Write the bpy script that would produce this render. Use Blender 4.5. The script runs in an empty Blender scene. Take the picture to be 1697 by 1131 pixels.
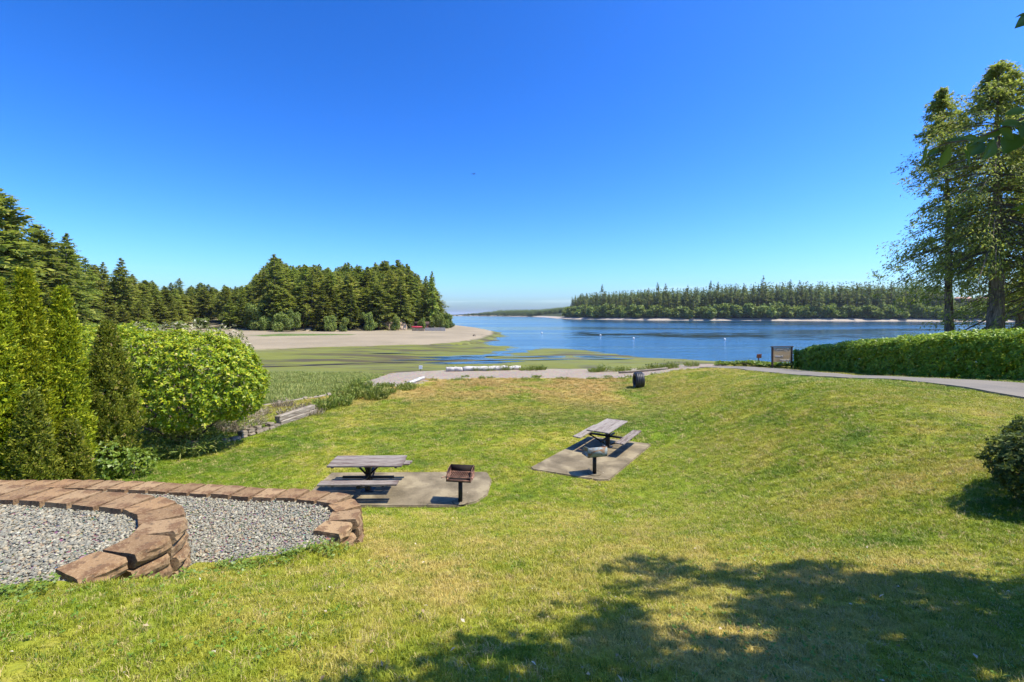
import bpy, bmesh, math, random
import numpy as np
from mathutils import Vector, Matrix, Euler

# ------------------------------------------------------------------ camera, sky, sun, exposure
SC = bpy.context.scene
COL = SC.collection
CZ = 8.0                 # camera height above the water (water level is z = 0)
FPX = 760.0              # focal length in photo pixels (photo is 1697 px wide)
K = FPX / 1000.0
HZ = 521.0               # photo row of the horizon
SUN_EL, SUN_AZ = math.radians(61), math.radians(-11)     # azimuth measured from +X towards +Y

cam = bpy.data.cameras.new('camera'); camo = bpy.data.objects.new('camera', cam); COL.objects.link(camo)
camo.location = (0, 0, CZ); camo.rotation_euler = (math.radians(90), 0, 0)
cam.sensor_width = 36; cam.lens = 36 * FPX / 1697; cam.shift_y = -(565.5 - HZ) / 1697
cam.clip_start = 0.05; cam.clip_end = 60000
SC.camera = camo

wd = bpy.data.worlds.new('World'); SC.world = wd; wd.use_nodes = True
wn = wd.node_tree; bg = wn.nodes['Background']
sky = wn.nodes.new('ShaderNodeTexSky'); sky.sky_type = 'NISHITA'; sky.sun_disc = False
sky.sun_elevation = SUN_EL; sky.sun_rotation = math.radians(90) - SUN_AZ
sky.altitude = 0; sky.air_density = 1.0; sky.dust_density = 1.2; sky.ozone_density = 2.0
tint = wn.nodes.new('ShaderNodeMix'); tint.data_type = 'RGBA'; tint.blend_type = 'MULTIPLY'; tint.inputs[0].default_value = 1.0; tint.inputs[7].default_value = (.70, .875, 1.15, 1)
hs = wn.nodes.new('ShaderNodeHueSaturation'); hs.inputs['Saturation'].default_value = 1.08; hs.inputs['Value'].default_value = 1.0
def wscale(c, f):
    q = wn.nodes.new('ShaderNodeVectorMath'); q.operation = 'SCALE'; wn.links.new(c, q.inputs[0]); q.inputs['Scale'].default_value = f; return q.outputs[0]
wga = wn.nodes.new('ShaderNodeGamma'); wga.inputs['Gamma'].default_value = 1.45
wn.links.new(sky.outputs[0], tint.inputs[6]); wn.links.new(wscale(tint.outputs[2], .17), wga.inputs['Color']); wn.links.new(wscale(wga.outputs[0], 1 / .17), hs.inputs['Color']); wn.links.new(hs.outputs[0], bg.inputs['Color'])
wtc = wn.nodes.new('ShaderNodeTexCoord'); wsep = wn.nodes.new('ShaderNodeSeparateXYZ'); wn.links.new(wtc.outputs['Generated'], wsep.inputs[0])
wmp = wn.nodes.new('ShaderNodeMapping'); wmp.inputs['Scale'].default_value = (1.2, 1.2, 26); wn.links.new(wtc.outputs['Generated'], wmp.inputs[0])
wno = wn.nodes.new('ShaderNodeTexNoise'); wno.inputs['Scale'].default_value = 2.2; wno.inputs['Detail'].default_value = 6; wn.links.new(wmp.outputs[0], wno.inputs['Vector'])
def wrange(f, a, b, c, d):
    q = wn.nodes.new('ShaderNodeMapRange'); q.interpolation_type = 'SMOOTHSTEP'; wn.links.new(f, q.inputs[0])
    for i, x in enumerate((a, b, c, d)): q.inputs[i + 1].default_value = x
    return q.outputs[0]
wmul = wn.nodes.new('ShaderNodeMath'); wmul.operation = 'MULTIPLY'; wn.links.new(wrange(wno.outputs['Fac'], .50, .70, 0, .16), wmul.inputs[0]); wn.links.new(wrange(wsep.outputs[2], .09, .03, 0, 1), wmul.inputs[1])
wcl = wn.nodes.new('ShaderNodeMix'); wcl.data_type = 'RGBA'; wcl.inputs[7].default_value = (6.2, 6.8, 7.4, 1); wn.links.new(wmul.outputs[0], wcl.inputs[0]); wn.links.new(hs.outputs[0], wcl.inputs[6]); wn.links.new(wcl.outputs[2], bg.inputs['Color'])
bg.inputs['Strength'].default_value = 0.15

sl = bpy.data.lights.new('sun', 'SUN'); slo = bpy.data.objects.new('sun', sl); COL.objects.link(slo)
sl.energy = 4.9; sl.angle = math.radians(0.53); sl.color = (1.0, 0.93, 0.80)
SD = Vector((math.cos(SUN_EL) * math.cos(SUN_AZ), math.cos(SUN_EL) * math.sin(SUN_AZ), math.sin(SUN_EL)))
slo.rotation_euler = SD.to_track_quat('Z', 'Y').to_euler(); slo.location = SD * 60

SC.view_settings.view_transform = 'Standard'; SC.view_settings.look = 'None'
SC.view_settings.exposure = 0.80; SC.view_settings.gamma = 1.0
SC.view_settings.use_curve_mapping = False
SC.cycles.use_adaptive_sampling = True; SC.cycles.adaptive_threshold = .02; SC.cycles.max_bounces = 5; SC.cycles.diffuse_bounces = 2; SC.cycles.transmission_bounces = 3; SC.cycles.glossy_bounces = 2; SC.cycles.transparent_max_bounces = 8

# ------------------------------------------------------------------ helpers
rng = np.random.default_rng(7)
random.seed(7)

def W(X, v, z):
    """plan point (X metres right, v = depth / K, z metres relative to the camera) -> world"""
    return Vector((X, v * K, CZ + z))

def hash2(ix, iy, seed):
    h = (ix.astype(np.int64) * 374761393 + iy.astype(np.int64) * 668265263 + seed * 1442695041) & 0x7fffffff
    h = ((h ^ (h >> 13)) * 1274126177) & 0x7fffffff
    return ((h ^ (h >> 16)) & 0xffff) / 65535.0

def vnoise(x, y, seed=0):
    x = np.asarray(x, float); y = np.asarray(y, float)
    ix = np.floor(x); iy = np.floor(y); fx = x - ix; fy = y - iy
    fx = fx * fx * (3 - 2 * fx); fy = fy * fy * (3 - 2 * fy)
    a = hash2(ix, iy, seed); b = hash2(ix + 1, iy, seed); c = hash2(ix, iy + 1, seed); d = hash2(ix + 1, iy + 1, seed)
    return (a * (1 - fx) + b * fx) * (1 - fy) + (c * (1 - fx) + d * fx) * fy

def fbm(x, y, seed=0, o=3):
    s = 0; a = 0.5; t = 0
    for i in range(o):
        s = s + a * vnoise(x * 2 ** i, y * 2 ** i, seed + i); t += a; a *= .5
    return s / t

def sstep(a, b, x):
    t = np.clip((x - a) / (b - a), 0, 1); return t * t * (3 - 2 * t)

def sd_poly(poly, x, y):
    """signed distance to a polygon, positive inside"""
    x = np.asarray(x, float); y = np.asarray(y, float)
    d = np.full(x.shape, 1e18); ins = np.zeros(x.shape, bool); n = len(poly)
    for i in range(n):
        ax, ay = poly[i]; bx, by = poly[(i + 1) % n]
        ex, ey = bx - ax, by - ay; wx, wy = x - ax, y - ay
        t = np.clip((wx * ex + wy * ey) / (ex * ex + ey * ey + 1e-12), 0, 1)
        d = np.minimum(d, (wx - ex * t) ** 2 + (wy - ey * t) ** 2)
        c = (ay > y) != (by > y)
        with np.errstate(divide='ignore', invalid='ignore'):
            xi = (bx - ax) * (y - ay) / ((by - ay) if by != ay else 1e-12) + ax
        ins ^= c & (x < xi)
    d = np.sqrt(d)
    return np.where(ins, d, -d)

def mesh_np(name, V, quads=None, tris=None, smooth=False):
    V = np.asarray(V, np.float32).reshape(-1, 3)
    me = bpy.data.meshes.new(name)
    parts = []; starts = []; off = 0
    if quads is not None and len(quads):
        q = np.asarray(quads, np.int32).reshape(-1, 4); parts.append(q.ravel()); starts.append(off + np.arange(len(q)) * 4); off += q.size
    if tris is not None and len(tris):
        t = np.asarray(tris, np.int32).reshape(-1, 3); parts.append(t.ravel()); starts.append(off + np.arange(len(t)) * 3); off += t.size
    loops = np.concatenate(parts).astype(np.int32); st = np.concatenate(starts).astype(np.int32)
    me.vertices.add(len(V)); me.vertices.foreach_set('co', V.ravel())
    me.loops.add(len(loops)); me.loops.foreach_set('vertex_index', loops)
    me.polygons.add(len(st)); me.polygons.foreach_set('loop_start', st)
    me.update(calc_edges=True)
    if smooth: me.polygons.foreach_set('use_smooth', np.ones(len(st), bool))
    return me

def link(name, me, mat=None, parent=None, loc=None, rot=None):
    o = bpy.data.objects.new(name, me); COL.objects.link(o)
    if mat is not None and me is not None and len(me.materials) == 0: me.materials.append(mat)
    if parent is not None: o.parent = parent
    if loc is not None: o.location = loc
    if rot is not None: o.rotation_euler = rot
    return o

def tag(o, label=None, cat=None, group=None, kind=None):
    if label: o['label'] = label
    if cat: o['category'] = cat
    if group: o['group'] = group
    if kind: o['kind'] = kind
    return o

def thing(name, label, cat, loc=(0, 0, 0), rz=0, group=None):
    return tag(link(name, None, loc=loc, rot=(0, 0, rz)), label, cat, group)

def copy_tree(o, parent=None):
    c = o.copy(); COL.objects.link(c)
    if parent is not None: c.parent = parent
    for ch in list(o.children): copy_tree(ch, c)
    return c

class Buf:
    """collects vertices and faces for one mesh"""
    def __init__(s): s.V = []; s.Q = []; s.T = []; s.n = 0
    def add(s, V, Q=None, T=None):
        V = np.asarray(V, float).reshape(-1, 3)
        if Q is not None and len(Q): s.Q.append(np.asarray(Q, int).reshape(-1, 4) + s.n)
        if T is not None and len(T): s.T.append(np.asarray(T, int).reshape(-1, 3) + s.n)
        s.V.append(V); s.n += len(V)
    def tube(s, P, R, k=8, cap=True, ph=0):
        P = np.asarray(P, float); R = np.broadcast_to(np.asarray(R, float), (len(P),))
        T = np.gradient(P, axis=0); T /= np.linalg.norm(T, axis=1)[:, None] + 1e-9
        ref = np.array([0, 0, 1.0]) if abs(T[0][2]) < .8 else np.array([1.0, 0, 0])
        A = np.cross(T, ref); A /= np.linalg.norm(A, axis=1)[:, None] + 1e-9; B = np.cross(T, A)
        a = np.arange(k) * 2 * math.pi / k + ph
        V = P[:, None] + R[:, None, None] * (np.cos(a)[None, :, None] * A[:, None] + np.sin(a)[None, :, None] * B[:, None])
        n = len(P); i = np.arange(n - 1)[:, None] * k; j = np.arange(k)[None]; jn = (j + 1) % k
        Q = np.stack([i + j, i + jn, i + k + jn, i + k + j], -1).reshape(-1, 4)
        V = V.reshape(-1, 3); Tt = []
        if cap:
            V = np.vstack([V, P[:1], P[-1:]]); c0 = n * k; c1 = c0 + 1
            for q in range(k): Tt += [[c0, (q + 1) % k, q], [c1, (n - 1) * k + q, (n - 1) * k + (q + 1) % k]]
        s.add(V, Q, Tt)
    def box(s, c, sz, rz=0):
        x, y, z = [q / 2 for q in sz]
        V = np.array([[-x, -y, -z], [x, -y, -z], [x, y, -z], [-x, y, -z], [-x, -y, z], [x, -y, z], [x, y, z], [-x, y, z]])
        if rz: ca, sa = math.cos(rz), math.sin(rz); V = np.stack([V[:, 0] * ca - V[:, 1] * sa, V[:, 0] * sa + V[:, 1] * ca, V[:, 2]], 1)
        s.add(V + np.asarray(c), [[0, 3, 2, 1], [4, 5, 6, 7], [0, 1, 5, 4], [1, 2, 6, 5], [2, 3, 7, 6], [3, 0, 4, 7]])
    def leaves(s, C, D, N, L, Wd, fold=.15):
        """one folded rhombus per leaf"""
        C = np.asarray(C); D = D / (np.linalg.norm(D, axis=1)[:, None] + 1e-9)
        S = np.cross(D, N); S /= np.linalg.norm(S, axis=1)[:, None] + 1e-9; N = np.cross(S, D)
        L = np.broadcast_to(L, (len(C),))[:, None]; Wd = np.broadcast_to(Wd, (len(C),))[:, None]
        mid = C + D * L * .45 + N * Wd * fold
        V = np.stack([C, mid + S * Wd * .5, C + D * L, mid - S * Wd * .5], 1).reshape(-1, 3)
        s.add(V, np.arange(len(C) * 4).reshape(-1, 4))
    def mesh(s, name, smooth=False):
        return mesh_np(name, np.vstack(s.V), np.vstack(s.Q) if s.Q else None, np.vstack(s.T) if s.T else None, smooth)
    def obj(s, name, mat, parent=None, smooth=False, loc=None, rot=None):
        return link(name, s.mesh(name, smooth), mat, parent, loc, rot)

def bevel_box(name, sx, sy, sz, b=.01, seg=2):
    bm = bmesh.new(); bmesh.ops.create_cube(bm, size=1)
    bmesh.ops.scale(bm, vec=(sx, sy, sz), verts=bm.verts)
    bmesh.ops.bevel(bm, geom=list(bm.edges), offset=b, segments=seg, affect='EDGES', profile=.5)
    me = bpy.data.meshes.new(name); bm.to_mesh(me); bm.free(); return me

def rand_dirs(n, r=rng):
    d = r.normal(size=(n, 3)); return d / np.linalg.norm(d, axis=1)[:, None]

# ------------------------------------------------------------------ materials
class NT:
    def __init__(s, name):
        s.m = bpy.data.materials.new(name); s.m.use_nodes = True; s.t = s.m.node_tree
        s.b = s.t.nodes['Principled BSDF']; s.out = s.t.nodes['Material Output']
        s.geo = s.t.nodes.new('ShaderNodeNewGeometry'); s.tc = s.t.nodes.new('ShaderNodeTexCoord'); s.oi = s.t.nodes.new('ShaderNodeObjectInfo')
        s.pos = s.geo.outputs['Position']; s.obj = s.tc.outputs['Object']
    def L(s, a, b): s.t.links.new(a, b)
    def _set(s, sock, v):
        if hasattr(v, 'is_output') or isinstance(v, bpy.types.NodeSocket): s.L(v, sock)
        else: sock.default_value = v
    def noise(s, scale, detail=3, vec=None, rough=.55, dist=0, stretch=None):
        vec = vec or s.pos
        if stretch:
            mp = s.t.nodes.new('ShaderNodeMapping'); mp.inputs['Scale'].default_value = stretch; s.L(vec, mp.inputs[0]); vec = mp.outputs[0]
        n = s.t.nodes.new('ShaderNodeTexNoise'); n.inputs['Scale'].default_value = scale; n.inputs['Detail'].default_value = detail
        n.inputs['Roughness'].default_value = rough; n.inputs['Distortion'].default_value = dist; s.L(vec, n.inputs['Vector']); return n.outputs['Fac']
    def vor(s, scale, vec=None, feature='F1', out='Distance'):
        n = s.t.nodes.new('ShaderNodeTexVoronoi'); n.feature = feature; n.inputs['Scale'].default_value = scale; s.L(vec or s.pos, n.inputs['Vector']); return n.outputs[out]
    def ramp(s, f, stops):
        r = s.t.nodes.new('ShaderNodeValToRGB'); e = r.color_ramp.elements
        while len(e) < len(stops): e.new(.5)
        for q, (p, c) in zip(e, stops): q.position = p; q.color = (*c, 1) if len(c) == 3 else c
        s.L(f, r.inputs[0]); return r.outputs[0]
    def math(s, op, a, b=0., c=None, clamp=False):
        n = s.t.nodes.new('ShaderNodeMath'); n.operation = op; n.use_clamp = clamp; s._set(n.inputs[0], a); s._set(n.inputs[1], b)
        if c is not None: s._set(n.inputs[2], c)
        return n.outputs[0]
    def rng(s, f, a, b, c=0., d=1., smooth=True):
        n = s.t.nodes.new('ShaderNodeMapRange'); n.interpolation_type = 'SMOOTHSTEP' if smooth else 'LINEAR'
        s._set(n.inputs[0], f); n.inputs[1].default_value = a; n.inputs[2].default_value = b; n.inputs[3].default_value = c; n.inputs[4].default_value = d; return n.outputs[0]
    def mix(s, f, a, b, blend='MIX'):
        n = s.t.nodes.new('ShaderNodeMix'); n.data_type = 'RGBA'; n.blend_type = blend
        s._set(n.inputs[0], f); s._set(n.inputs[6], (*a, 1) if isinstance(a, tuple) else a); s._set(n.inputs[7], (*b, 1) if isinstance(b, tuple) else b); return n.outputs[2]
    def sep(s, v):
        n = s.t.nodes.new('ShaderNodeSeparateXYZ'); s.L(v, n.inputs[0]); return n.outputs
    def bump(s, h, strength=.5, dist=.02, normal=None):
        n = s.t.nodes.new('ShaderNodeBump'); n.inputs['Strength'].default_value = strength; n.inputs['Distance'].default_value = dist
        s.L(h, n.inputs['Height'])
        if normal is not None: s.L(normal, n.inputs['Normal'])
        return n.outputs[0]
    def fin(s, col, rough=.8, spec=.3, normal=None, metal=None):
        s._set(s.b.inputs['Base Color'], (*col, 1) if isinstance(col, tuple) else col); s._set(s.b.inputs['Roughness'], rough)
        s.b.inputs['Specular IOR Level'].default_value = spec
        if metal is not None: s._set(s.b.inputs['Metallic'], metal)
        if normal is not None: s.L(normal, s.b.inputs['Normal'])
        return s.m

def foliage(name, stops, transl=.3, rough=.5, spec=.35, objvar=.25, tcol=(.35, .45, .05)):
    n = NT(name)
    c = n.ramp(n.geo.outputs['Random Per Island'], stops)
    v = n.rng(n.oi.outputs['Random'], 0, 1, 1 - objvar, 1 + objvar, False)
    c = n.mix(1.0, c, n.t.nodes.new('ShaderNodeCombineColor').outputs[0], 'MULTIPLY') if False else c
    hsv = n.t.nodes.new('ShaderNodeHueSaturation'); n.L(v, hsv.inputs['Value']); n.L(c, hsv.inputs['Color'])
    hue = n.rng(n.math('FRACT', n.math('MULTIPLY', n.oi.outputs['Random'], 7.13)), 0, 1, .5 - .06 * objvar, .5 + .06 * objvar, False); n.L(hue, hsv.inputs['Hue'])
    c = hsv.outputs[0]
    n.fin(c, rough, spec)
    tr = n.t.nodes.new('ShaderNodeBsdfTranslucent'); n.L(n.mix(.5, c, tcol), tr.inputs[0])
    ms = n.t.nodes.new('ShaderNodeMixShader'); ms.inputs[0].default_value = transl
    n.L(n.b.outputs[0], ms.inputs[1]); n.L(tr.outputs[0], ms.inputs[2]); n.L(ms.outputs[0], n.out.inputs[0])
    return n.m

def lawn_colour(n, blade):
    """turf colour by place: green patches, straw patches, a parched band along the beach"""
    p = n.sep(n.pos)
    big = n.noise(.28, 3, dist=.6); mid = n.noise(1.3, 3, dist=.4); fine = n.noise(9, 2)
    g = n.math('ADD', n.math('MULTIPLY', big, .55), n.math('ADD', n.math('MULTIPLY', mid, .35), n.math('MULTIPLY', fine, .12)))
    g = n.math('ADD', g, n.rng(n.noise(.09, 1), .3, .7, -.05, .05))
    g = n.math('ADD', g, n.math('ADD', n.rng(p[1], 8.5, 5., 0, .035), n.math('MULTIPLY', n.rng(p[1], 8, 12, 0, -.065), n.rng(p[1], 26, 20))))
    c = n.ramp(g, [(.37, (.115, .195, .008)), (.455, (.215, .280, .012)), (.54, (.330, .335, .028)), (.66, (.510, .400, .100))])
    toe = n.math('ABSOLUTE', n.math('SUBTRACT', n.math('SUBTRACT', p[0], n.math('MULTIPLY', p[1], .2105)), 2.3))
    toe = n.math('MULTIPLY', n.math('MULTIPLY', n.rng(toe, 2.1, .3), n.rng(p[1], 7, 12)), n.rng(mid, .35, .6))
    c = n.mix(n.math('MULTIPLY', toe, .75), c, (.19, .29, .008))
    band = n.math('MULTIPLY', n.rng(p[1], 17., 31.5), n.rng(n.noise(.30, 3, dist=.8), .32, .56))
    band = n.math('MULTIPLY', band, n.rng(p[0], 13, 6))
    c = n.mix(n.math('MULTIPLY', band, .85), c, n.mix(mid, (.46, .25, .075), (.50, .36, .13)))
    if blade:
        r = n.oi.outputs['Random']
        c = n.mix(n.rng(r, .80, .92), c, (.50, .40, .16))
        c = n.mix(n.rng(r, .22, .0), c, (.095, .16, .012))
        isl = n.geo.outputs['Random Per Island']
        c = n.mix(1.0, c, n.ramp(isl, [(0, (.78, .78, .78)), (1, (1.18, 1.18, 1.15))]), 'MULTIPLY')
    return c

def make_mats():
    M = {}
    n = NT('turf'); c = lawn_colour(n, False)
    c = n.mix(.35, c, (.07, .06, .025))
    M['turf'] = n.fin(c, .95, .1, n.bump(n.noise(14, 4), .9, .05))
    n = NT('grass_blade'); c = lawn_colour(n, True); n.fin(c, .55, .3)
    tr = n.t.nodes.new('ShaderNodeBsdfTranslucent'); n.L(c, tr.inputs[0]); ms = n.t.nodes.new('ShaderNodeMixShader'); ms.inputs[0].default_value = .3
    n.L(n.b.outputs[0], ms.inputs[1]); n.L(tr.outputs[0], ms.inputs[2]); n.L(ms.outputs[0], n.out.inputs[0]); M['blade'] = n.m
    # beach gravel and sand
    n = NT('beach_gravel'); g = n.noise(1.1, 4); f = n.vor(22, out='Color')
    c = n.mix(n.rng(g, .35, .65), (0.336, 0.272, 0.187), (0.277, 0.232, 0.180)); c = n.mix(.5, c, n.mix(1., f, (0.521, 0.440, 0.338), 'MULTIPLY'))
    M['gravel_beach'] = n.fin(c, .9, .2, n.bump(n.vor(22), 1.0, .04))
    n = NT('sand'); p = n.sep(n.pos); g = n.noise(.06, 4); g2 = n.noise(.5, 4, stretch=(1, 2.2, 1))
    c = n.mix(n.rng(g, .35, .65), (0.279, 0.227, 0.149), (0.227, 0.188, 0.123)); c = n.mix(n.rng(g2, .55, .75, 0, .35), c, (0.151, 0.124, 0.083))
    c = n.mix(n.rng(p[2], .95, .45), c, n.mix(g2, (0.083, 0.085, 0.023), (0.076, 0.073, 0.038)))
    M['sand'] = n.fin(c, .95, .15, n.bump(n.noise(1.5, 4), .5, .1))
    # tidal mud with green algae streaks
    n = NT('tidal_mud'); st = n.noise(.07, 5, stretch=(.35, 1.5, 1), dist=.9); st2 = n.noise(.35, 4, stretch=(.3, 1.4, 1), dist=.5)
    a = n.math('ADD', n.math('MULTIPLY', st, .6), n.math('MULTIPLY', st2, .4))
    c = n.ramp(a, [(.34, (.062, .046, .028)), (.44, (.080, .068, .028)), (.50, (.125, .135, .024)), (.56, (.150, .160, .032)), (.62, (.110, .100, .042)), (.70, (.230, .215, .100))])
    M['mud'] = n.fin(c, n.rng(st2, .4, .6, .6, .9), .15, n.bump(st2, .5, .1))
    n = NT('marsh'); g = n.noise(.5, 4, stretch=(.5, 1.2, 1)); c = n.ramp(g, [(.35, (0.068, 0.108, 0.027)), (.6, (0.131, 0.171, 0.054)), (.75, (0.180, 0.189, 0.090))])
    M['marsh'] = n.fin(c, .95, .1, n.bump(n.noise(3, 4), 1, .25))
    n = NT('forest_floor'); g = n.noise(.4, 4); M['floor'] = n.fin(n.ramp(g, [(.35, (.035, .035, .018)), (.65, (.09, .075, .045))]), 1, .1)
    n = NT('far_shore_land'); p = n.sep(n.pos); g = n.noise(.05, 4)
    M['far'] = n.fin(n.mix(n.rng(p[2], 2.6, 3.4), n.mix(g, (.40, .34, .26), (.27, .23, .18)), (.04, .05, .02)), 1, .1)
    # water
    n = NT('water'); p = n.sep(n.pos)
    w1 = n.noise(.55, 3, stretch=(.55, 1.0, 1)); w2 = n.noise(2.6, 3, stretch=(.6, 1, 1)); w3 = n.noise(.09, 2, stretch=(.5, 1.2, 1))
    h = n.math('ADD', n.math('MULTIPLY', w1, .5), n.math('ADD', n.math('MULTIPLY', w2, .16), n.math('MULTIPLY', w3, 1.0)))
    calm = n.noise(.018, 3, stretch=(.22, 1.2, 1), dist=.6)
    bn = n.t.nodes.new('ShaderNodeBump'); bn.inputs['Distance'].default_value = .35; n.L(h, bn.inputs['Height']); n.L(n.rng(calm, .40, .58, .35, 1.0), bn.inputs['Strength'])
    M['water'] = n.fin((.008, .050, .100), n.rng(calm, .38, .6, .06, .16), .5, bn.outputs[0]); n.b.inputs['IOR'].default_value = 1.33
    n = NT('dark_streaks'); M['dark_streaks'] = n.fin(n.mix(n.noise(.3, 3), (.012, .022, .020), (.024, .036, .024)), .9, .05)
    # asphalt / concrete
    n = NT('asphalt'); g = n.noise(.5, 4); f = n.noise(30, 3)
    c = n.mix(n.rng(g, .35, .65), (0.180, 0.160, 0.129), (0.135, 0.124, 0.105)); c = n.mix(n.rng(f, .4, .7, 0, .4), c, (0.238, 0.215, 0.171))
    M['asphalt'] = n.fin(c, .95, .2, n.bump(f, .5, .01))
    n = NT('concrete'); g = n.noise(1.3, 5, n.obj, dist=.5); f = n.noise(25, 4, n.obj); g3 = n.noise(4, 4, n.obj, rough=.7)
    c = n.ramp(g, [(.36, (0.105, 0.083, 0.047)), (.5, (0.173, 0.138, 0.082)), (.62, (0.252, 0.206, 0.121))]); c = n.mix(n.rng(g3, .52, .7, 0, .5), c, (0.087, 0.070, 0.043)); c = n.mix(n.rng(f, .5, .75, 0, .35), c, (0.329, 0.274, 0.162))
    M['concrete'] = n.fin(c, .92, .25, n.bump(f, .4, .01))
    n = NT('pale_concrete'); g = n.noise(2, 4, n.obj); M['pale_concrete'] = n.fin(n.mix(g, (0.275, 0.253, 0.220), (0.341, 0.319, 0.286)), .9, .2)
    # retaining wall block
    n = NT('wall_block'); g = n.noise(5, 5, n.obj, rough=.65); f = n.noise(45, 4, n.obj, rough=.7)
    rnd = n.oi.outputs['Random']
    c = n.ramp(rnd, [(0, (0.190, 0.119, 0.059)), (.3, (0.262, 0.161, 0.077)), (.6, (0.223, 0.148, 0.079)), (.8, (0.302, 0.199, 0.101)), (1, (0.246, 0.143, 0.067))])
    c = n.mix(n.rng(g, .50, .60, 0, .8), c, (0.129, 0.069, 0.035)); c = n.mix(n.rng(f, .52, .66, 0, .6), c, (0.358, 0.254, 0.143)); c = n.mix(n.rng(n.noise(16, 4, n.obj), .56, .66, 0, .75), c, (0.095, 0.066, 0.042)); c = n.mix(n.rng(n.vor(70, n.obj), .10, .0, 0, .8), c, (0.056, 0.037, 0.025))
    M['block'] = n.fin(c, .95, .15, n.bump(n.math('ADD', g, n.math('MULTIPLY', f, .4)), .6, .03))
    n = NT('pebble'); r = n.oi.outputs['Random']
    c = n.ramp(r, [(0, (0.112, 0.110, 0.088)), (.2, (0.183, 0.179, 0.141)), (.42, (0.240, 0.220, 0.157)), (.6, (0.154, 0.145, 0.107)), (.74, (0.339, 0.311, 0.220)), (.84, (0.282, 0.207, 0.110)), (.92, (0.423, 0.401, 0.287)), (1, (0.211, 0.138, 0.078))])
    M['pebble'] = n.fin(n.mix(n.rng(n.noise(60, 3), .4, .7, 0, .4), c, (0.310, 0.289, 0.204)), .85, .3)
    n = NT('gravel_bed'); f = n.vor(38, out='Color'); M['gravel_bed'] = n.fin(n.mix(.6, (0.154, 0.133, 0.107), n.mix(1., f, (0.385, 0.336, 0.274), 'MULTIPLY')), .95, .2, n.bump(n.vor(38), 1, .02))
    # wood, metal
    n = NT('weathered_plank'); g = n.noise(3, 5, n.obj, stretch=(1.0, 16, 16), rough=.7); g2 = n.noise(1.6, 4, n.obj, stretch=(1, 3, 1), dist=.6)
    c = n.ramp(g, [(.3, (0.083, 0.061, 0.049)), (.5, (0.194, 0.162, 0.132)), (.7, (0.302, 0.270, 0.226))]); c = n.mix(n.rng(g2, .46, .62, 0, .75), c, (0.093, 0.061, 0.052))
    c = n.mix(n.rng(n.oi.outputs['Random'], 0, 1, 0, .35), c, (0.359, 0.331, 0.278))
    M['plank'] = n.fin(c, .9, .2, n.bump(g, .5, .006))
    n = NT('driftwood'); g = n.noise(2, 5, n.obj, stretch=(1, 9, 9)); M['drift'] = n.fin(n.ramp(g, [(.3, (0.289, 0.264, 0.230)), (.6, (0.510, 0.484, 0.442))]), .9, .2, n.bump(g, .5, .02))
    n = NT('old_timber'); g = n.noise(2, 5, n.obj, stretch=(1, 8, 8)); M['timber'] = n.fin(n.ramp(g, [(.3, (0.111, 0.088, 0.066)), (.5, (0.238, 0.200, 0.147)), (.7, (0.357, 0.312, 0.238))]), .95, .15, n.bump(g, .8, .03))
    n = NT('black_steel'); g = n.noise(12, 4, n.obj); M['steel'] = n.fin(n.mix(n.rng(g, .55, .7), (.018, .018, .017), (.06, .035, .022)), .55, .4)
    n = NT('rusty_iron'); g = n.noise(9, 5, n.obj, dist=.5); M['rust'] = n.fin(n.ramp(g, [(.35, (0.088, 0.057, 0.045)), (.5, (0.208, 0.098, 0.063)), (.65, (0.384, 0.225, 0.154))]), .8, .35, n.bump(g, .4, .005))
    n = NT('soot'); g = n.noise(14, 4, n.obj); M['soot'] = n.fin(n.mix(g, (.012, .010, .009), (.045, .032, .026)), .85, .2)
    n = NT('flaking_iron'); g = n.noise(6, 4, n.obj, dist=.8, stretch=(1, 1, 1.4)); M['flake'] = n.fin(n.ramp(g, [(.36, (0.187, 0.087, 0.034)), (.45, (0.216, 0.175, 0.129)), (.52, (0.194, 0.238, 0.245)), (.64, (0.288, 0.322, 0.320)), (.74, (0.108, 0.112, 0.109))]), .7, .4)
    n = NT('rubber'); g = n.noise(14, 4, n.obj); M['rubber'] = n.fin(n.mix(g, (.012, .012, .012), (.030, .029, .027)), .48, .5)
    n = NT('galvanised'); M['galv'] = n.fin((.45, .46, .47), .45, .5, metal=.6)
    n = NT('sign_board'); g = n.noise(3, 4, n.obj, stretch=(1, 1, 7)); M['board'] = n.fin(n.mix(g, (.34, .24, .13), (.48, .37, .22)), .85, .2)
    n = NT('dark_timber'); M['dark_timber'] = n.fin(n.mix(n.noise(4, 4, n.obj, stretch=(1, 1, .2)), (.045, .028, .022), (.10, .065, .05)), .85, .2)
    n = NT('white_paint'); M['white'] = n.fin(n.mix(n.noise(6, 3, n.obj), (.72, .70, .66), (.80, .79, .77)), .6, .3)
    n = NT('red_paint'); M['red'] = n.fin((.42, .03, .05), .5, .4)
    n = NT('cedar_siding'); M['siding'] = n.fin(n.mix(n.noise(3, 3, n.obj, stretch=(.3, .3, 6)), (.20, .065, .035), (.30, .11, .06)), .8, .2)
    n = NT('roof_shingle'); M['roof'] = n.fin(n.mix(n.noise(1.5, 3, n.obj, stretch=(1, 1, 5)), (.36, .20, .14), (.50, .33, .25)), .9, .2)
    n = NT('window_glass'); M['glass'] = n.fin((.02, .03, .04), .08, .6)
    n = NT('rock'); g = n.noise(.9, 5, n.obj); M['rock'] = n.fin(n.ramp(g, [(.35, (0.090, 0.071, 0.051)), (.6, (0.240, 0.198, 0.140))]), .95, .2, n.bump(g, .8, .1))
    n = NT('tan_bank'); g = n.noise(.5, 5, n.obj); M['bank'] = n.fin(n.ramp(g, [(.35, (.18, .12, .07)), (.6, (.42, .31, .20))]), .95, .1, n.bump(g, .8, .3))
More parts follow.
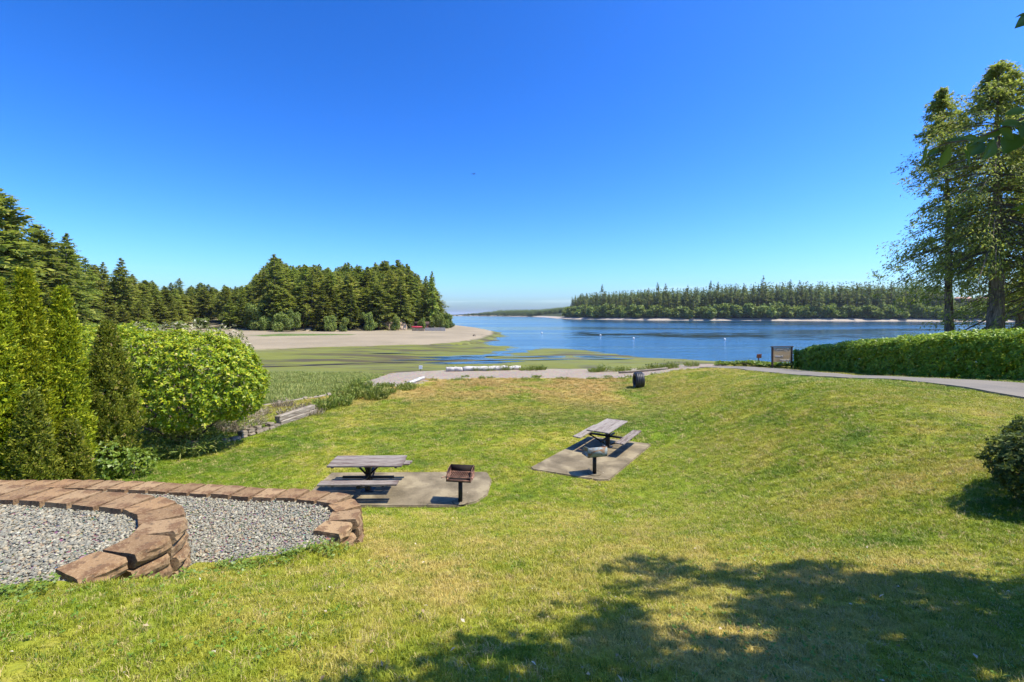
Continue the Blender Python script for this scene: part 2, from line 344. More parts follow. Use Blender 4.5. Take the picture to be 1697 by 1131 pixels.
    # bark and leaves
    n = NT('conifer_bark'); g = n.noise(3, 5, n.obj, stretch=(4, 4, .5), rough=.65); M['bark'] = n.fin(n.ramp(g, [(.35, (0.085, 0.058, 0.042)), (.55, (0.255, 0.184, 0.135)), (.7, (0.442, 0.344, 0.270))]), .95, .1, n.bump(g, 1, .06))
    n = NT('twig'); M['twig'] = n.fin(n.mix(n.noise(8, 3, n.obj), (.10, .075, .055), (.20, .16, .12)), .9, .15)
    M['fir'] = foliage('fir_needles', [(0, (.080, .115, .020)), (.4, (.200, .235, .038)), (.8, (.330, .335, .055)), (1, (.440, .410, .090))], .40, .6, .2, .38)
    M['firdark'] = foliage('shore_fir_needles', [(0, (.060, .085, .030)), (.5, (.150, .180, .048)), (1, (.250, .270, .075))], .3, .6, .2, .40)
    M['decid'] = foliage('shore_broadleaf', [(0, (.085, .130, .022)), (.6, (.190, .245, .045)), (1, (.300, .330, .095))], .3, .6, .2, .2)
    M['cedar'] = foliage('cedar_sprays', [(0, (.120, .150, .030)), (.5, (.290, .305, .060)), (.85, (.430, .410, .090)), (1, (.500, .440, .170))], .50, .6, .2, .1)
    M['arbor'] = foliage('arborvitae_sprays', [(0, (.090, .140, .006)), (.35, (.240, .300, .009)), (.8, (.420, .445, .013)), (1, (.500, .470, .035))], .3, .55, .25, .12, (.40, .42, .03))
    M['arbor_dark'] = foliage('arborvitae_olive', [(0, (.080, .105, .010)), (.5, (.180, .200, .016)), (.95, (.290, .280, .028)), (1, (.36, .24, .12))], .3, .55, .25, .05)
    M['laurel'] = foliage('laurel_leaf', [(0, (.080, .165, .008)), (.4, (.210, .320, .012)), (.8, (.400, .450, .016)), (.96, (.470, .470, .024)), (1, (.60, .52, .12))], .3, .45, .3, .08, (.42, .48, .03))
    M['hedge'] = foliage('hedge_leaf', [(0, (.085, .170, .012)), (.5, (.200, .320, .018)), (.9, (.320, .420, .028)), (1, (.42, .46, .05))], .28, .45, .3, .06, (.38, .46, .04))
    M['darkbush'] = foliage('dark_bush_leaf', [(0, (.022, .042, .012)), (.6, (.055, .085, .018)), (.9, (.110, .140, .026)), (1, (.17, .18, .04))], .15, .6, .15, .05)
    M['brightleaf'] = foliage('bright_leaf', [(0, (0.084, 0.156, 0.014)), (.6, (0.156, 0.234, 0.024)), (1, (0.240, 0.300, 0.060))], .35, .45, .4, .08)
    M['weed'] = foliage('beach_weed', [(0, (.085, .125, .020)), (.6, (.180, .225, .034)), (1, (.32, .30, .09))], .3, .6, .2, .15)
    M['dryweed'] = foliage('dry_weed', [(0, (.16, .12, .07)), (.6, (.27, .22, .14)), (1, (.40, .35, .26))], .25, .8, .1, .1, (.4, .34, .2))
    M['treeleaf'] = foliage('broad_leaf', [(0, (0.039, 0.084, 0.012)), (.6, (0.072, 0.126, 0.016)), (1, (0.111, 0.162, 0.025))], .35, .32, .5, .05, (.25, .42, .03))
    return M
M = make_mats()

# ------------------------------------------------------------------ ground shape (X right, v = depth/K, z below the camera)
LAND = [(-60, 12), (-18, 19), (-15.2, 27), (-14.3, 30), (-10.9, 36.2), (-10.8, 45), (-10.2, 52), (-6, 54), (3, 55), (18, 56), (30, 57), (70, 62), (90, 60), (90, -40), (-60, -40)]
NEAR_WALL = [(-9.2, 6.78), (-7.04, 6.46), (-6.05, 6.31), (-5.0, 6.12), (-4.52, 5.90), (-4.20, 5.52), (-4.06, 5.08), (-4.14, 4.70), (-4.28, 4.38)]      # X, Y
FAR_WALL = [(-10.2, 8.15), (-8.05, 8.2), (-6.85, 8.16), (-5.62, 8.01), (-4.38, 7.81), (-3.56, 7.73), (-3.16, 7.64), (-2.83, 7.50), (-2.60, 7.24), (-2.50, 6.82), (-2.56, 6.34)]
ZN, ZF = -2.50, -3.03                                   # top of the wall caps
GRAV_N = [(x, y) for x, y in NEAR_WALL] + [(-4.6, 4.42), (-5.3, 4.22), (-9.2, 3.7)]
GRAV_F = [(x, y) for x, y in FAR_WALL] + [(-2.75, 6.05), (-3.24, 5.84), (-3.9, 5.70), (-4.15, 5.35)] + [(x, y) for x, y in NEAR_WALL[::-1]][2:]
PAD_A = [(-5.2, 10.9), (-1.3, 10.88), (-.85, 11.15), (-.62, 11.6), (-.55, 12.6), (-.70, 13.2), (-.85, 13.27), (-5.2, 13.2)]
PAD_B = [(.56, 14.05), (.62, 13.86), (2.45, 12.95), (2.75, 12.98), (5.0, 16.45), (4.95, 16.62), (3.1, 17.6), (2.9, 17.55)]
ZPA, ZPB = -4.55, -4.68
ROAD_C = [(14.8, 3), (15.9, 9), (16.6, 14), (16.9, 19), (17.1, 24), (17.3, 29), (17.6, 33.5), (16.8, 37.5)]     # X, Y centre line

def zA(v): return np.interp(v, [-40, 0, 3.6, 6, 12.6, 14.2, 22, 46, 60], [-1.6, -1.75, -2.2, -2.74, -4.27, -4.54, -4.72, -4.98, -5.1])
def zB(v): return np.interp(v, [-40, 0, 3.6, 8, 22, 33, 44, 52, 60], [-1.6, -1.75, -2.15, -2.42, -2.5, -3.4, -4.0, -4.5, -4.8])
def lawn0(X, v):
    a = sum(zA(v + d) for d in (-1, -.5, 0, .5, 1)) / 5; b = sum(zB(v + d) for d in (-2, -1, 0, 1, 2)) / 5
    x0 = 1.0 + .16 * v
    s = sstep(x0, x0 + 7.5, X)
    z = a * (1 - s) + b * s
    z = z + .16 * sstep(-2.6, -4.4, X) * sstep(6.9, 5.6, v)
    z = z + (fbm(X * .5, v * .4, 3) - .5) * .10 * sstep(1, 6, v) + (fbm(X * 2.2, v * 1.8, 9) - .5) * .03
    return z
def lawn(X, Y):
    X = np.asarray(X, float); Y = np.asarray(Y, float); v = Y / K
    z = lawn0(X, v)
    d = sd_poly(LAND, X, v)
    z = np.where(d < 0, z + np.maximum(d, -8) * .75, z)
    gn = sd_poly(GRAV_N, X, Y); gf = sd_poly(GRAV_F, X, Y)
    w = sstep(-.9, -.10, gn) * sstep(4.9, 4.5, Y) * (gn < .02); z = z * (1 - w) + (ZN - .055) * w
    w = sstep(-.8, -.10, gf) * sstep(6.35, 6.1, Y) * sstep(-4.25, -4.0, X) * (gf < .02); z = z * (1 - w) + (ZF - .045) * w
    z = np.where(gn > .02, np.minimum(z, ZN - .16), z)
    z = np.where(gf > .02, np.minimum(z, ZF - .16), z)
    for P, zp in ((PAD_A, ZPA), (PAD_B, ZPB)):
        dp = sd_poly(P, X, Y); w = sstep(-.9, .0, dp); z = z * (1 - w) + (zp - .045) * w
    return z + CZ
def gz(X, Y): return float(lawn(np.array([X]), np.array([Y]))[0])

WATER = [(3000, 60), (80, 88), (34.5, 103), (26.5, 111), (17.5, 126), (12.6, 139), (7.4, 143), (2.8, 131), (-1.5, 119), (-6.2, 110), (-11.5, 105.5), (-13, 107.5), (-8.5, 115.5), (-3, 126), (1, 140), (-2, 151), (-7, 156), (-9, 161), (-7, 180), (-4.4, 216),
         (-5, 258), (-15.5, 320), (-35, 400), (-70, 470), (-132, 533), (-300, 600), (-300, 3000), (3000, 3000)]
BEACH = [(-300, 105), (-150, 112), (-90, 119), (-53, 124), (-38, 133), (-29, 140), (-21, 143), (-13.7, 155), (-9.4, 178), (-6.2, 208), (-6.2, 240), (-13, 300), (-31, 380), (-70, 450), (-150, 500), (-300, 560)]
MARSH = [(-80, 20), (-14, 26), (-9.5, 36), (-9.5, 47), (-11, 62), (-17, 69), (-30, 67), (-80, 62)]
WOOD_S = [(-320, 330), (-150, 268), (-118, 240), (-93, 222), (-72, 212), (-57, 230), (-42, 250), (-32, 283), (-34, 330), (-62, 420), (-150, 480), (-320, 540)]
WOOD_L = [(-64, 82), (-84, 105), (-108, 160), (-133, 250), (-150, 330), (-152, 420), (-420, 520), (-420, 60)]

def flat(X, v):
    z = -7.4 + (fbm(X * .05, v * .12, 21, 4) - .5) * .5 + (fbm(X * .3, v * .6, 25, 3) - .5) * .12
    z = z + 1.2 * sstep(-5, 5, sd_poly(MARSH, X, v))
    b = sd_poly(BEACH, X, v)
    z = np.maximum(z, np.where(b > -6, np.interp(b, [-6, 0, 5, 80, 200], [-7.9, -7.2, -6.85, -5.9, -5.5]), -9))
    for P in (WOOD_S, WOOD_L):
        d = sd_poly(P, X, v); z = z + np.interp(d, [0, 3, 40, 120], [0, .9, 6.5, 13.]) * (d > 0)
    w = sd_poly(WATER, X, v)
    edge = -8 + np.where(w < 0, -w * np.where(b > -2, .22, .035), -w * .03) + (fbm(X * .12, v * .3, 31, 3) - .5) * .35 * sstep(30, 4, np.abs(w))
    return np.minimum(z, edge)
def fz(X, v): return float(flat(np.array([X * 1.0]), np.array([v * 1.0]))[0])

def grid_sheet(name, xs, ys, zf, mat, keep=None, kind='structure'):
    X, Y = np.meshgrid(xs, ys); Z = zf(X, Y); nx, ny = len(xs), len(ys)
    V = np.stack([X, Y, Z], -1).reshape(-1, 3)
    i = np.arange(ny - 1)[:, None] * nx + np.arange(nx - 1)[None]
    Q = np.stack([i, i + 1, i + nx + 1, i + nx], -1).reshape(-1, 4)
    if keep is not None:
        kf = keep(V[Q].mean(1)); Q = Q[kf]; u, inv = np.unique(Q, return_inverse=True); V = V[u]; Q = inv.reshape(-1, 4)
    o = link(name, mesh_np(name, V, Q, smooth=True), mat); o['kind'] = kind
    return o

def seg(*a):
    """seg(a, step, b, step, c ...) -> coordinates with changing spacing"""
    out = [a[0]]
    for i in range(1, len(a) - 1, 2):
        n = max(1, int(round((a[i + 1] - out[-1]) / a[i]))); out += list(np.linspace(out[-1], a[i + 1], n + 1)[1:])
    return np.array(out)

# lawn
grid_sheet('lawn', seg(-45, 1.5, -16, .22, 24, .8, 70), seg(-25, 1, 1.5, .16, 15, .28, 44, .6, 52), lawn, M['turf'])
# tidal flat, sand spit, marsh, wooded ground
grid_sheet('tidal_flat', seg(-300, 5, -80, 1.2, -30, .6, 30, 1.5, 110, 6, 200), seg(12, 1.2, 70, .7, 135, 1.2, 180, 4, 430), lambda X, Y: flat(X, Y / K) + CZ, M['mud'])
def over(P, lift, wob=.02, sc=.15):
    def f(X, Y):
        v = Y / K; d = sd_poly(P, X, v) + (fbm(X * sc, v * sc * 2, 41, 3) - .5) * 3.0
        return flat(X, v) + CZ + np.clip(d * wob, -.4, lift)
    return f
grid_sheet('sand_spit', seg(-300, 5, -80, 1.0, 6), seg(78, .8, 130, 1.0, 190, 3, 430), over(BEACH, .03, .03), M['sand'])
grid_sheet('salt_marsh', seg(-82, 1.5, -40, .5, -6), seg(14, .8, 58), over(MARSH, .05, .05), M['marsh'])
def forest_z(P):
    return lambda X, Y: flat(X, Y / K) + CZ + np.clip(sd_poly(P, X, Y / K) * .05, -.4, .06)
grid_sheet('wooded_point', seg(-325, 6, -120, 1.6, -25), seg(150, 1.6, 260, 5, 420), forest_z(WOOD_S), M['floor'])
grid_sheet('wooded_bank', seg(-425, 8, -160, 3, -60), seg(45, 3, 320, 6, 400), forest_z(WOOD_L), M['floor'])
# salty green patch on the spit
SG = [(-77, 176), (-70, 170), (-58, 176), (-50, 184), (-49, 190), (-60, 192), (-72, 188)]
grid_sheet('spit_grass_patch', seg(-82, .8, -44), seg(125, .8, 152), lambda X, Y: flat(X, Y / K) + CZ + np.clip((sd_poly(SG, X, Y / K) + (fbm(X * .3, Y * .3, 5) - .5) * 4) * .05, -.3, .10), M['marsh'])
# water
def water():
    r = np.concatenate([[0], np.geomspace(30, 26000, 40)]); a = np.linspace(0, 2 * math.pi, 97)[:-1]
    V = [[0, 60, 0]] + [[rr * math.cos(t), 60 + rr * math.sin(t), 0] for rr in r[1:] for t in a]
    n = len(a); T = [[0, 1 + j, 1 + (j + 1) % n] for j in range(n)]; Q = []
    for i in range(len(r) - 2):
        for j in range(n): Q.append([1 + i * n + j, 1 + (i + 1) * n + j, 1 + (i + 1) * n + (j + 1) % n, 1 + i * n + (j + 1) % n])
    o = link('water', mesh_np('water', V, Q, T), M['water']); o['kind'] = 'structure'
water()
# far shores
SHORE = [(60, 1750), (84, 1500), (84, 1080), (100, 960), (150, 860), (190, 806), (328, 730), (522, 650), (900, 560), (2600, 480), (2600, 3200), (100, 3200)]
FARL = [(-420, 3300), (-300, 2700), (-100, 2350), (60, 1800), (200, 1500), (500, 1500), (1500, 3600), (-420, 3800)]
def far_z(X, Y):
    v = Y / K; a = sd_poly(SHORE, X, v) + (fbm(X * .02, v * .02, 51) - .5) * 14; b = sd_poly(FARL, X, v) + (fbm(X * .01, v * .01, 55) - .5) * 30
    za = np.interp(a, [-20, 0, 12, 22, 160, 400], [-1.2, 0, 2.0, 4.5, 24, 34]); zb = np.interp(b, [-20, 0, 20, 60, 400], [-1.2, 0, 2, 5, 9])
    return np.maximum(za, zb)
grid_sheet('far_shore', seg(-460, 25, 60, 8, 1000, 40, 2000), seg(360, 8, 900, 30, 2700), far_z, M['far'], keep=lambda c: c[:, 2] > -1.1)

# ------------------------------------------------------------------ gravel beach and drive on the near land
BEACHN = [(-10.6, 41.6), (-11, 53), (-6, 55.5), (3, 56), (18.6, 56.5), (19.6, 50), (19.2, 45), (16.2, 47.2), (13, 49.0), (8.9, 47.2), (3, 46.9), (-.4, 46.9), (-3.9, 46.0), (-6.4, 46.3), (-7.0, 42.0), (-8.8, 40.8)]
def beach_z(X, Y):
    v = Y / K; d = sd_poly(BEACHN, X, v) + (fbm(X * .5, v * .5, 61, 3) - .5) * 2.2
    return lawn(X, Y) + np.clip(d * .04, -.2, .05)
grid_sheet('gravel_beach', seg(-13, .25, 22), seg(30, .2, 44), beach_z, M['gravel_beach'])
def strip(name, cl, half, zoff, mat, thick=.05, edge=.12):
    P = np.array(cl); t = np.linspace(0, len(P) - 1, 70)
    C = np.stack([np.interp(t, np.arange(len(P)), P[:, k]) for k in (0, 1)], 1)
    for _ in range(6): C[1:-1] = (C[:-2] + C[1:-1] * 2 + C[2:]) / 4
    T = np.gradient(C, axis=0); T /= np.linalg.norm(T, axis=1)[:, None]; N = np.stack([T[:, 1], -T[:, 0]], 1)
    off = np.linspace(-half, half, 13); V = []
    for i, c in enumerate(C):
        for j, o in enumerate(off):
            oo = o + (edge * (vnoise(np.array([i * .9]), np.array([j * 1.0]), 71)[0] - .5) if j in (0, 12) else 0)
            q = c + N[i] * oo; V.append([q[0], q[1], 0])
    V = np.array(V); V[:, 2] = lawn(V[:, 0], V[:, 1]).reshape(len(C), -1).mean(1).repeat(13) * .5 + lawn(V[:, 0], V[:, 1]) * .5 + zoff
    n = 13; i = np.arange(len(C) - 1)[:, None] * n + np.arange(n - 1)[None]
    Q = np.stack([i, i + 1, i + n + 1, i + n], -1).reshape(-1, 4)
    B = Buf(); B.add(V, Q)
    # edge skirts
    for col in (0, n - 1):
        top = V[col::n]; bot = top - [0, 0, .25]; m = len(top); VV = np.vstack([top, bot]); a = np.arange(m - 1)
        B.add(VV, np.stack([a, a + 1, a + m + 1, a + m], 1))
    o = B.obj(name, mat); o['kind'] = 'structure'; return o
strip('driveway', ROAD_C, 1.65, .07, M['asphalt'])

# ------------------------------------------------------------------ concrete pads
def pad(P, z, label):
    bm = bmesh.new(); vs = [bm.verts.new((x, y, 0)) for x, y in P]; f = bm.faces.new(vs)
    r = bmesh.ops.extrude_face_region(bm, geom=[f]); bmesh.ops.translate(bm, verts=[q for q in r['geom'] if isinstance(q, bmesh.types.BMVert)], vec=(0, 0, -.12))
    bmesh.ops.recalc_face_normals(bm, faces=bm.faces)
    top = [e for e in bm.edges if all(abs(q.co.z) < 1e-6 for q in e.verts)]
    bmesh.ops.bevel(bm, geom=top, offset=.025, segments=2, affect='EDGES')
    me = bpy.data.meshes.new('concrete_pad'); bm.to_mesh(me); bm.free()
    c = np.mean(P, axis=0); me.transform(Matrix.Translation((-c[0], -c[1], 0)))
    return tag(link('concrete_pad', me, M['concrete'], loc=(c[0], c[1], CZ + z)), label, 'concrete pad', 'concrete picnic pads')
pad(PAD_A, ZPA, 'stained concrete pad under the picnic table beside the brown block wall')
pad(PAD_B, ZPB, 'dark concrete pad lying diagonally under the farther picnic table')

# ------------------------------------------------------------------ retaining walls of split-face blocks
def block_mesh(seed, w, d, h):
    r = np.random.default_rng(seed)
    nx, ny, nz = 5, 4, 3
    bm = bmesh.new(); bmesh.ops.create_cube(bm, size=1)
    bmesh.ops.subdivide_edges(bm, edges=bm.edges, cuts=3, use_grid_fill=True)
    for q in bm.verts:
        x, y, z = q.co
        taper = 1.0 - .12 * (.5 - y)                       # narrower at the back (y = -.5 is inside)
        px, py, pz = x * w * taper, y * d, z * h
        if y > .45:                                      # split outer face
            n = fbm(np.array([x * 3 + seed * 7]), np.array([z * 3 + seed * 3]), seed)[0]
            py += (n - .35) * .065 - (.022 if abs(z) > .45 else 0) - (.018 if abs(x) > .45 else 0)
        if z > .45: pz += (r.random() - .5) * .008
        if abs(x) > .45: px *= 1 - .012 - r.random() * .012
        q.co = (px, py, pz)
    me = bpy.data.meshes.new('block'); bm.to_mesh(me); bm.free(); return me
def resample(P, step):
    P = np.array(P, float); s = np.r_[0, np.cumsum(np.linalg.norm(np.diff(P, axis=0), axis=1))]
    n = int(round(s[-1] / step)); t = (np.arange(n) + .5) / n * s[-1]
    f = lambda q: np.stack([np.interp(q, s, P[:, 0]), np.interp(q, s, P[:, 1])], 1)
    return f(t), f(np.minimum(t + .08, s[-1])) - f(np.maximum(t - .08, 0)), s[-1] / n
def block_wall(label, P, ztop, step, seed, depth=.43, batter=.014):
    c0, _, _ = resample(P, step)
    root = thing('block_wall', label, 'retaining wall', (c0[len(c0) // 2][0], c0[len(c0) // 2][1], CZ + ztop - .6), group='brown block retaining walls')
    inv = Vector(root.location)
    for course in range(5):
        C, T, st = resample(P if course % 2 == 0 else [((P[0][0] + P[1][0]) / 2 - .1, (P[0][1] + P[1][1]) / 2)] + P[1:], step)
        meshes = [block_mesh(seed + course * 10 + k, st * .945, depth, .152) for k in range(5)]
        for i, (c, t) in enumerate(zip(C, T)):
            ang = math.atan2(t[1], t[0]); outx, outy = -t[1], t[0]
            nrm = math.hypot(outx, outy); outx /= nrm; outy /= nrm
            z = CZ + ztop - .076 - course * .156
            if course and gz(c[0] + outx * .3, c[1] + outy * .3) > z + .10: continue
            jit = random.uniform(-.014, .014)
            push = course * batter
            o = link('block', meshes[(i * 3 + course) % 5], M['block'], root)
            o.location = Vector((c[0] + outx * (jit + push), c[1] + outy * (jit + push), z + random.uniform(-.006, .009))) - inv
            o.rotation_euler = (random.uniform(-.022, .022), random.uniform(-.022, .022), ang + random.uniform(-.05, .05))
    return root
block_wall('upper brown block retaining wall curving round the nearer gravel terrace', NEAR_WALL, ZN, .43, 100, .46, .016)
block_wall('lower brown block retaining wall curving past the left picnic table', FAR_WALL, ZF, .40, 200, .42, .014)

def gravel(name, P, z, dens, seed):
    xs = seg(min(p[0] for p in P), .12, max(p[0] for p in P)); ys = seg(min(p[1] for p in P), .12, max(p[1] for p in P))
    fz_ = lambda X, Y: CZ + z + (fbm(X * 2, Y * 2, seed) - .5) * .035
    o = grid_sheet(name + '_terrace', xs, ys, fz_, M['gravel_bed'], keep=lambda c: sd_poly(P, c[:, 0], c[:, 1]) > -.14)
    r = np.random.default_rng(seed); n = int(dens * (xs[-1] - xs[0]) * (ys[-1] - ys[0]))
    X = r.uniform(xs[0], xs[-1], n); Y = r.uniform(ys[0], ys[-1], n)
    k = (sd_poly(P, X, Y) > .0) & (X > -1.2 * Y - 1.0); X, Y = X[k], Y[k]
    return np.stack([X, Y, fz_(X, Y) + .004 + r.random(len(X)) * .012], 1)
GP = np.vstack([gravel('gravel', GRAV_N, ZN - .085, 2000, 5), gravel('gravel', GRAV_F, ZF - .075, 1800, 6)])

def instancer(name, pts, rot, scl, sources, kind='stuff'):
    """one object of scattered copies of a few small source meshes"""
    me = bpy.data.meshes.new(name); me.vertices.add(len(pts)); me.vertices.foreach_set('co', np.asarray(pts, np.float32).ravel()); me.update()
    a = me.attributes.new('rot', 'FLOAT_VECTOR', 'POINT'); a.data.foreach_set('vector', np.asarray(rot, np.float32).ravel())
    a = me.attributes.new('scl', 'FLOAT_VECTOR', 'POINT'); a.data.foreach_set('vector', np.asarray(scl, np.float32).ravel())
    coll = bpy.data.collections.new(name + '_pieces')
    for s in sources: coll.objects.link(s)
    g = bpy.data.node_groups.new(name, 'GeometryNodeTree')
    g.interface.new_socket('Geometry', in_out='INPUT', socket_type='NodeSocketGeometry'); g.interface.new_socket('Geometry', in_out='OUTPUT', socket_type='NodeSocketGeometry')
    gi = g.nodes.new('NodeGroupInput'); go = g.nodes.new('NodeGroupOutput'); ip = g.nodes.new('GeometryNodeInstanceOnPoints'); ci = g.nodes.new('GeometryNodeCollectionInfo')
    ci.inputs['Collection'].default_value = coll; ci.inputs['Separate Children'].default_value = True; ci.inputs['Reset Children'].default_value = True
    ip.inputs['Pick Instance'].default_value = True
    na = g.nodes.new('GeometryNodeInputNamedAttribute'); na.data_type = 'FLOAT_VECTOR'; na.inputs['Name'].default_value = 'rot'
    nb = g.nodes.new('GeometryNodeInputNamedAttribute'); nb.data_type = 'FLOAT_VECTOR'; nb.inputs['Name'].default_value = 'scl'
    g.links.new(gi.outputs[0], ip.inputs['Points']); g.links.new(ci.outputs[0], ip.inputs['Instance'])
    g.links.new(na.outputs['Attribute'], ip.inputs['Rotation']); g.links.new(nb.outputs['Attribute'], ip.inputs['Scale']); g.links.new(ip.outputs[0], go.inputs[0])
    o = link(name, me); o['kind'] = kind
    md = o.modifiers.new('scatter', 'NODES'); md.node_group = g
    return o

def pebble_src(seed):
    bm = bmesh.new(); bmesh.ops.create_icosphere(bm, subdivisions=1, radius=1); r = np.random.default_rng(seed)
    for q in bm.verts: q.co *= .75 + r.random() * .5
    bmesh.ops.scale(bm, vec=(1.2, .85, .55), verts=bm.verts)
    me = bpy.data.meshes.new('pebble'); bm.to_mesh(me); bm.free(); me.materials.append(M['pebble']); me.polygons.foreach_set('use_smooth', np.ones(len(me.polygons), bool))
    return bpy.data.objects.new('pebble', me)
r_ = np.random.default_rng(11); n_ = len(GP)
s_ = np.clip(r_.lognormal(math.log(.0140), .35, n_), .008, .034)
tag(instancer('gravel', GP, np.stack([r_.normal(0, .35, n_), r_.normal(0, .35, n_), r_.uniform(0, 6.28, n_)], 1), np.repeat(s_[:, None], 3, 1), [pebble_src(i) for i in range(6)]),
    'mixed grey and tan pebbles filling the block wall terraces', 'gravel')

# ------------------------------------------------------------------ grass
def tuft(seed, n, h, w, spread, lean):
    r = np.random.default_rng(seed); B = Buf()
    a = r.uniform(0, 6.28, n); rad = spread * np.sqrt(r.random(n)); bx, by = rad * np.cos(a), rad * np.sin(a)
    la = r.uniform(0, 6.28, n); ll = np.abs(r.normal(0, lean, n)); hh = h * r.uniform(.5, 1.15, n)
    dx, dy = np.cos(la), np.sin(la); sx, sy = -dy, dx
    ww = w * r.uniform(.7, 1.3, n)
    base = np.stack([bx, by, np.full(n, -.01)], 1)
    m = base + np.stack([dx * ll * hh * .35, dy * ll * hh * .35, hh * .6], 1); t = base + np.stack([dx * ll * hh, dy * ll * hh, hh * (1 - .25 * np.minimum(ll, 1.5))], 1)
    S = np.stack([sx * ww, sy * ww, ww * 0], 1)
    V = np.stack([base - S * .5, base + S * .5, m + S * .42, m - S * .42, t], 1).reshape(-1, 3); i = np.arange(n)[:, None] * 5
    B.add(V, i + np.array([[0, 1, 2, 3]]), i + np.array([[3, 2, 4]]))
    me = B.mesh('grass_tuft'); me.materials.append(M['blade']); return bpy.data.objects.new('grass_tuft', me)

def grass_points(y0, y1, dens, seed):
    r = np.random.default_rng(seed); xw = 1.22 * y1 + 1.0
    n = int(dens * 2 * xw * (y1 - y0)); X = r.uniform(-xw, xw, n); Y = r.uniform(y0, y1, n)
    k = np.abs(X) < 1.22 * Y + 1.0; X, Y = X[k], Y[k]; v = Y / K
    z = lawn(X, Y)
    ok = (sd_poly(LAND, X, v) > .1) & (sd_poly(GRAV_N, X, Y) < -.10) & (sd_poly(GRAV_F, X, Y) < -.12) & (sd_poly(PAD_A, X, Y) < -.0) & (sd_poly(PAD_B, X, Y) < -.0)
    ok &= (sd_poly(BEACHN, X, v) + (fbm(X * .5, v * .5, 61, 3) - .5) * 2.2 + r.normal(0, .5, len(X)) < -.3)
    P = np.array(ROAD_C); dr = np.abs(X - np.interp(Y, P[:, 1], P[:, 0])); ok &= dr > 1.68
    # thin, patchy turf
    ok &= r.random(len(X)) < .55 + .65 * fbm(X * .9, Y * .9, 77)
    return np.stack([X, Y, z], 1)[ok]
def grass(name, label, bands):
    P, S = [], []
    for y0, y1, d, sc, sd in bands:
        p = grass_points(y0, y1, d, sd); r = np.random.default_rng(sd + 1)
        f = (.65 + .7 * fbm(p[:, 0] * .6, p[:, 1] * .6, 81)) * r.uniform(.75, 1.25, len(p))
        S.append(np.stack([np.full(len(p), sc), np.full(len(p), sc), sc * f * (.6 if sc > 1.4 else .9)], 1)); P.append(p)
    P = np.vstack(P); S = np.vstack(S); r = np.random.default_rng(99)
    R = np.stack([r.normal(0, .15, len(P)), r.normal(0, .15, len(P)), r.uniform(0, 6.28, len(P))], 1)
    print(name, len(P))
    tag(instancer(name, P, R, S, [tuft(i, 26, .050, .0046, .055, .8) for i in range(5)]), label, 'grass')
grass('grass', 'short mown grass, green with straw coloured patches, covering the lawn', [(1.6, 5, 620, .9, 1), (5, 9, 420, 1.1, 2), (9, 16, 190, 1.6, 3), (16, 26, 75, 2.3, 4), (26, 41, 36, 3.0, 5)])

def sedge():
    r = np.random.default_rng(15); n = 26000; X = r.uniform(-45, -6, n); v = r.uniform(24, 76, n); d = sd_poly(MARSH, X, v) + (fbm(X * .15, v * .3, 41, 3) - .5) * 8
    k = (d > 0) & (np.abs(X) < .9 * v) & (sd_poly(LAND, X, v) < -.8) & (r.random(n) < .4 + .8 * fbm(X * .25, v * .4, 16)); X, v = X[k], v[k]; z = flat(X, v) + CZ; m = len(X)
    src = []
    for q in range(4):
        t = tuft(60 + q, 22, .30, .022, .26, .7); t.data.materials.clear(); t.data.materials.append(foliage('sedge', [(0, (.130, .175, .035)), (.6, (.250, .285, .070)), (1, (.370, .360, .130))], .3, .7, .15, .25)); src.append(t)
    s = r.uniform(.7, 1.4, m); tag(instancer('marsh_grass', np.stack([X, v * K, z], 1), np.stack([r.normal(0, .1, m), r.normal(0, .1, m), r.uniform(0, 6.28, m)], 1), np.stack([s, s, s * r.uniform(.6, 1.2, m)], 1), src), 'pale green sedge covering the salt marsh behind the bulkhead', 'grass')
sedge()

def litter():
    r = np.random.default_rng(27); n = 380; Y = 1.8 + 14 * r.random(n) ** 1.6; X = r.uniform(-1, 1, n) * 1.15 * Y; k = (sd_poly(GRAV_N, X, Y) < -.5) & (sd_poly(GRAV_F, X, Y) < -.5); X, Y = X[k], Y[k]
    P = np.stack([X, Y, lawn(X, Y) + r.uniform(.025, .055, len(X))], 1); B = Buf(); B.leaves(P, rand_dirs(len(P), r) * [1, 1, .3], rand_dirs(len(P), r) * .5 + [0, 0, 1.], r.uniform(.02, .055, len(P)), r.uniform(.012, .03, len(P)), .25)
    tag(B.obj('fallen_leaves', foliage('dead_leaf', [(0, (.18, .11, .05)), (.5, (.38, .30, .17)), (1, (.62, .56, .44))], .2, .8, .1, 0)), 'scattered small dead leaves lying in the lawn', 'fallen leaves', kind='stuff')
    n = 5200; Y = 1.9 + 10 * r.random(n) ** 1.5; X = r.uniform(-1, 1, n) * 1.15 * Y; k = (fbm(X * 1.1, Y * 1.1, 28) > .56) & (sd_poly(GRAV_N, X, Y) < -.2) & (sd_poly(GRAV_F, X, Y) < -.2) & (sd_poly(PAD_A, X, Y) < 0); X, Y = X[k], Y[k]
    P = np.stack([X, Y, lawn(X, Y) + r.uniform(.02, .05, len(X))], 1); B = Buf(); rosettes(B, P, np.tile([0, 0, 1.], (len(P), 1)), 3, .022, .020, r, .3, 1.0)
    tag(B.obj('clover', foliage('clover_leaf', [(0, (.08, .17, .015)), (1, (.17, .28, .03))], .3, .5, .3, 0)), 'patches of small clover leaves growing in the lawn', 'clover', kind='stuff')

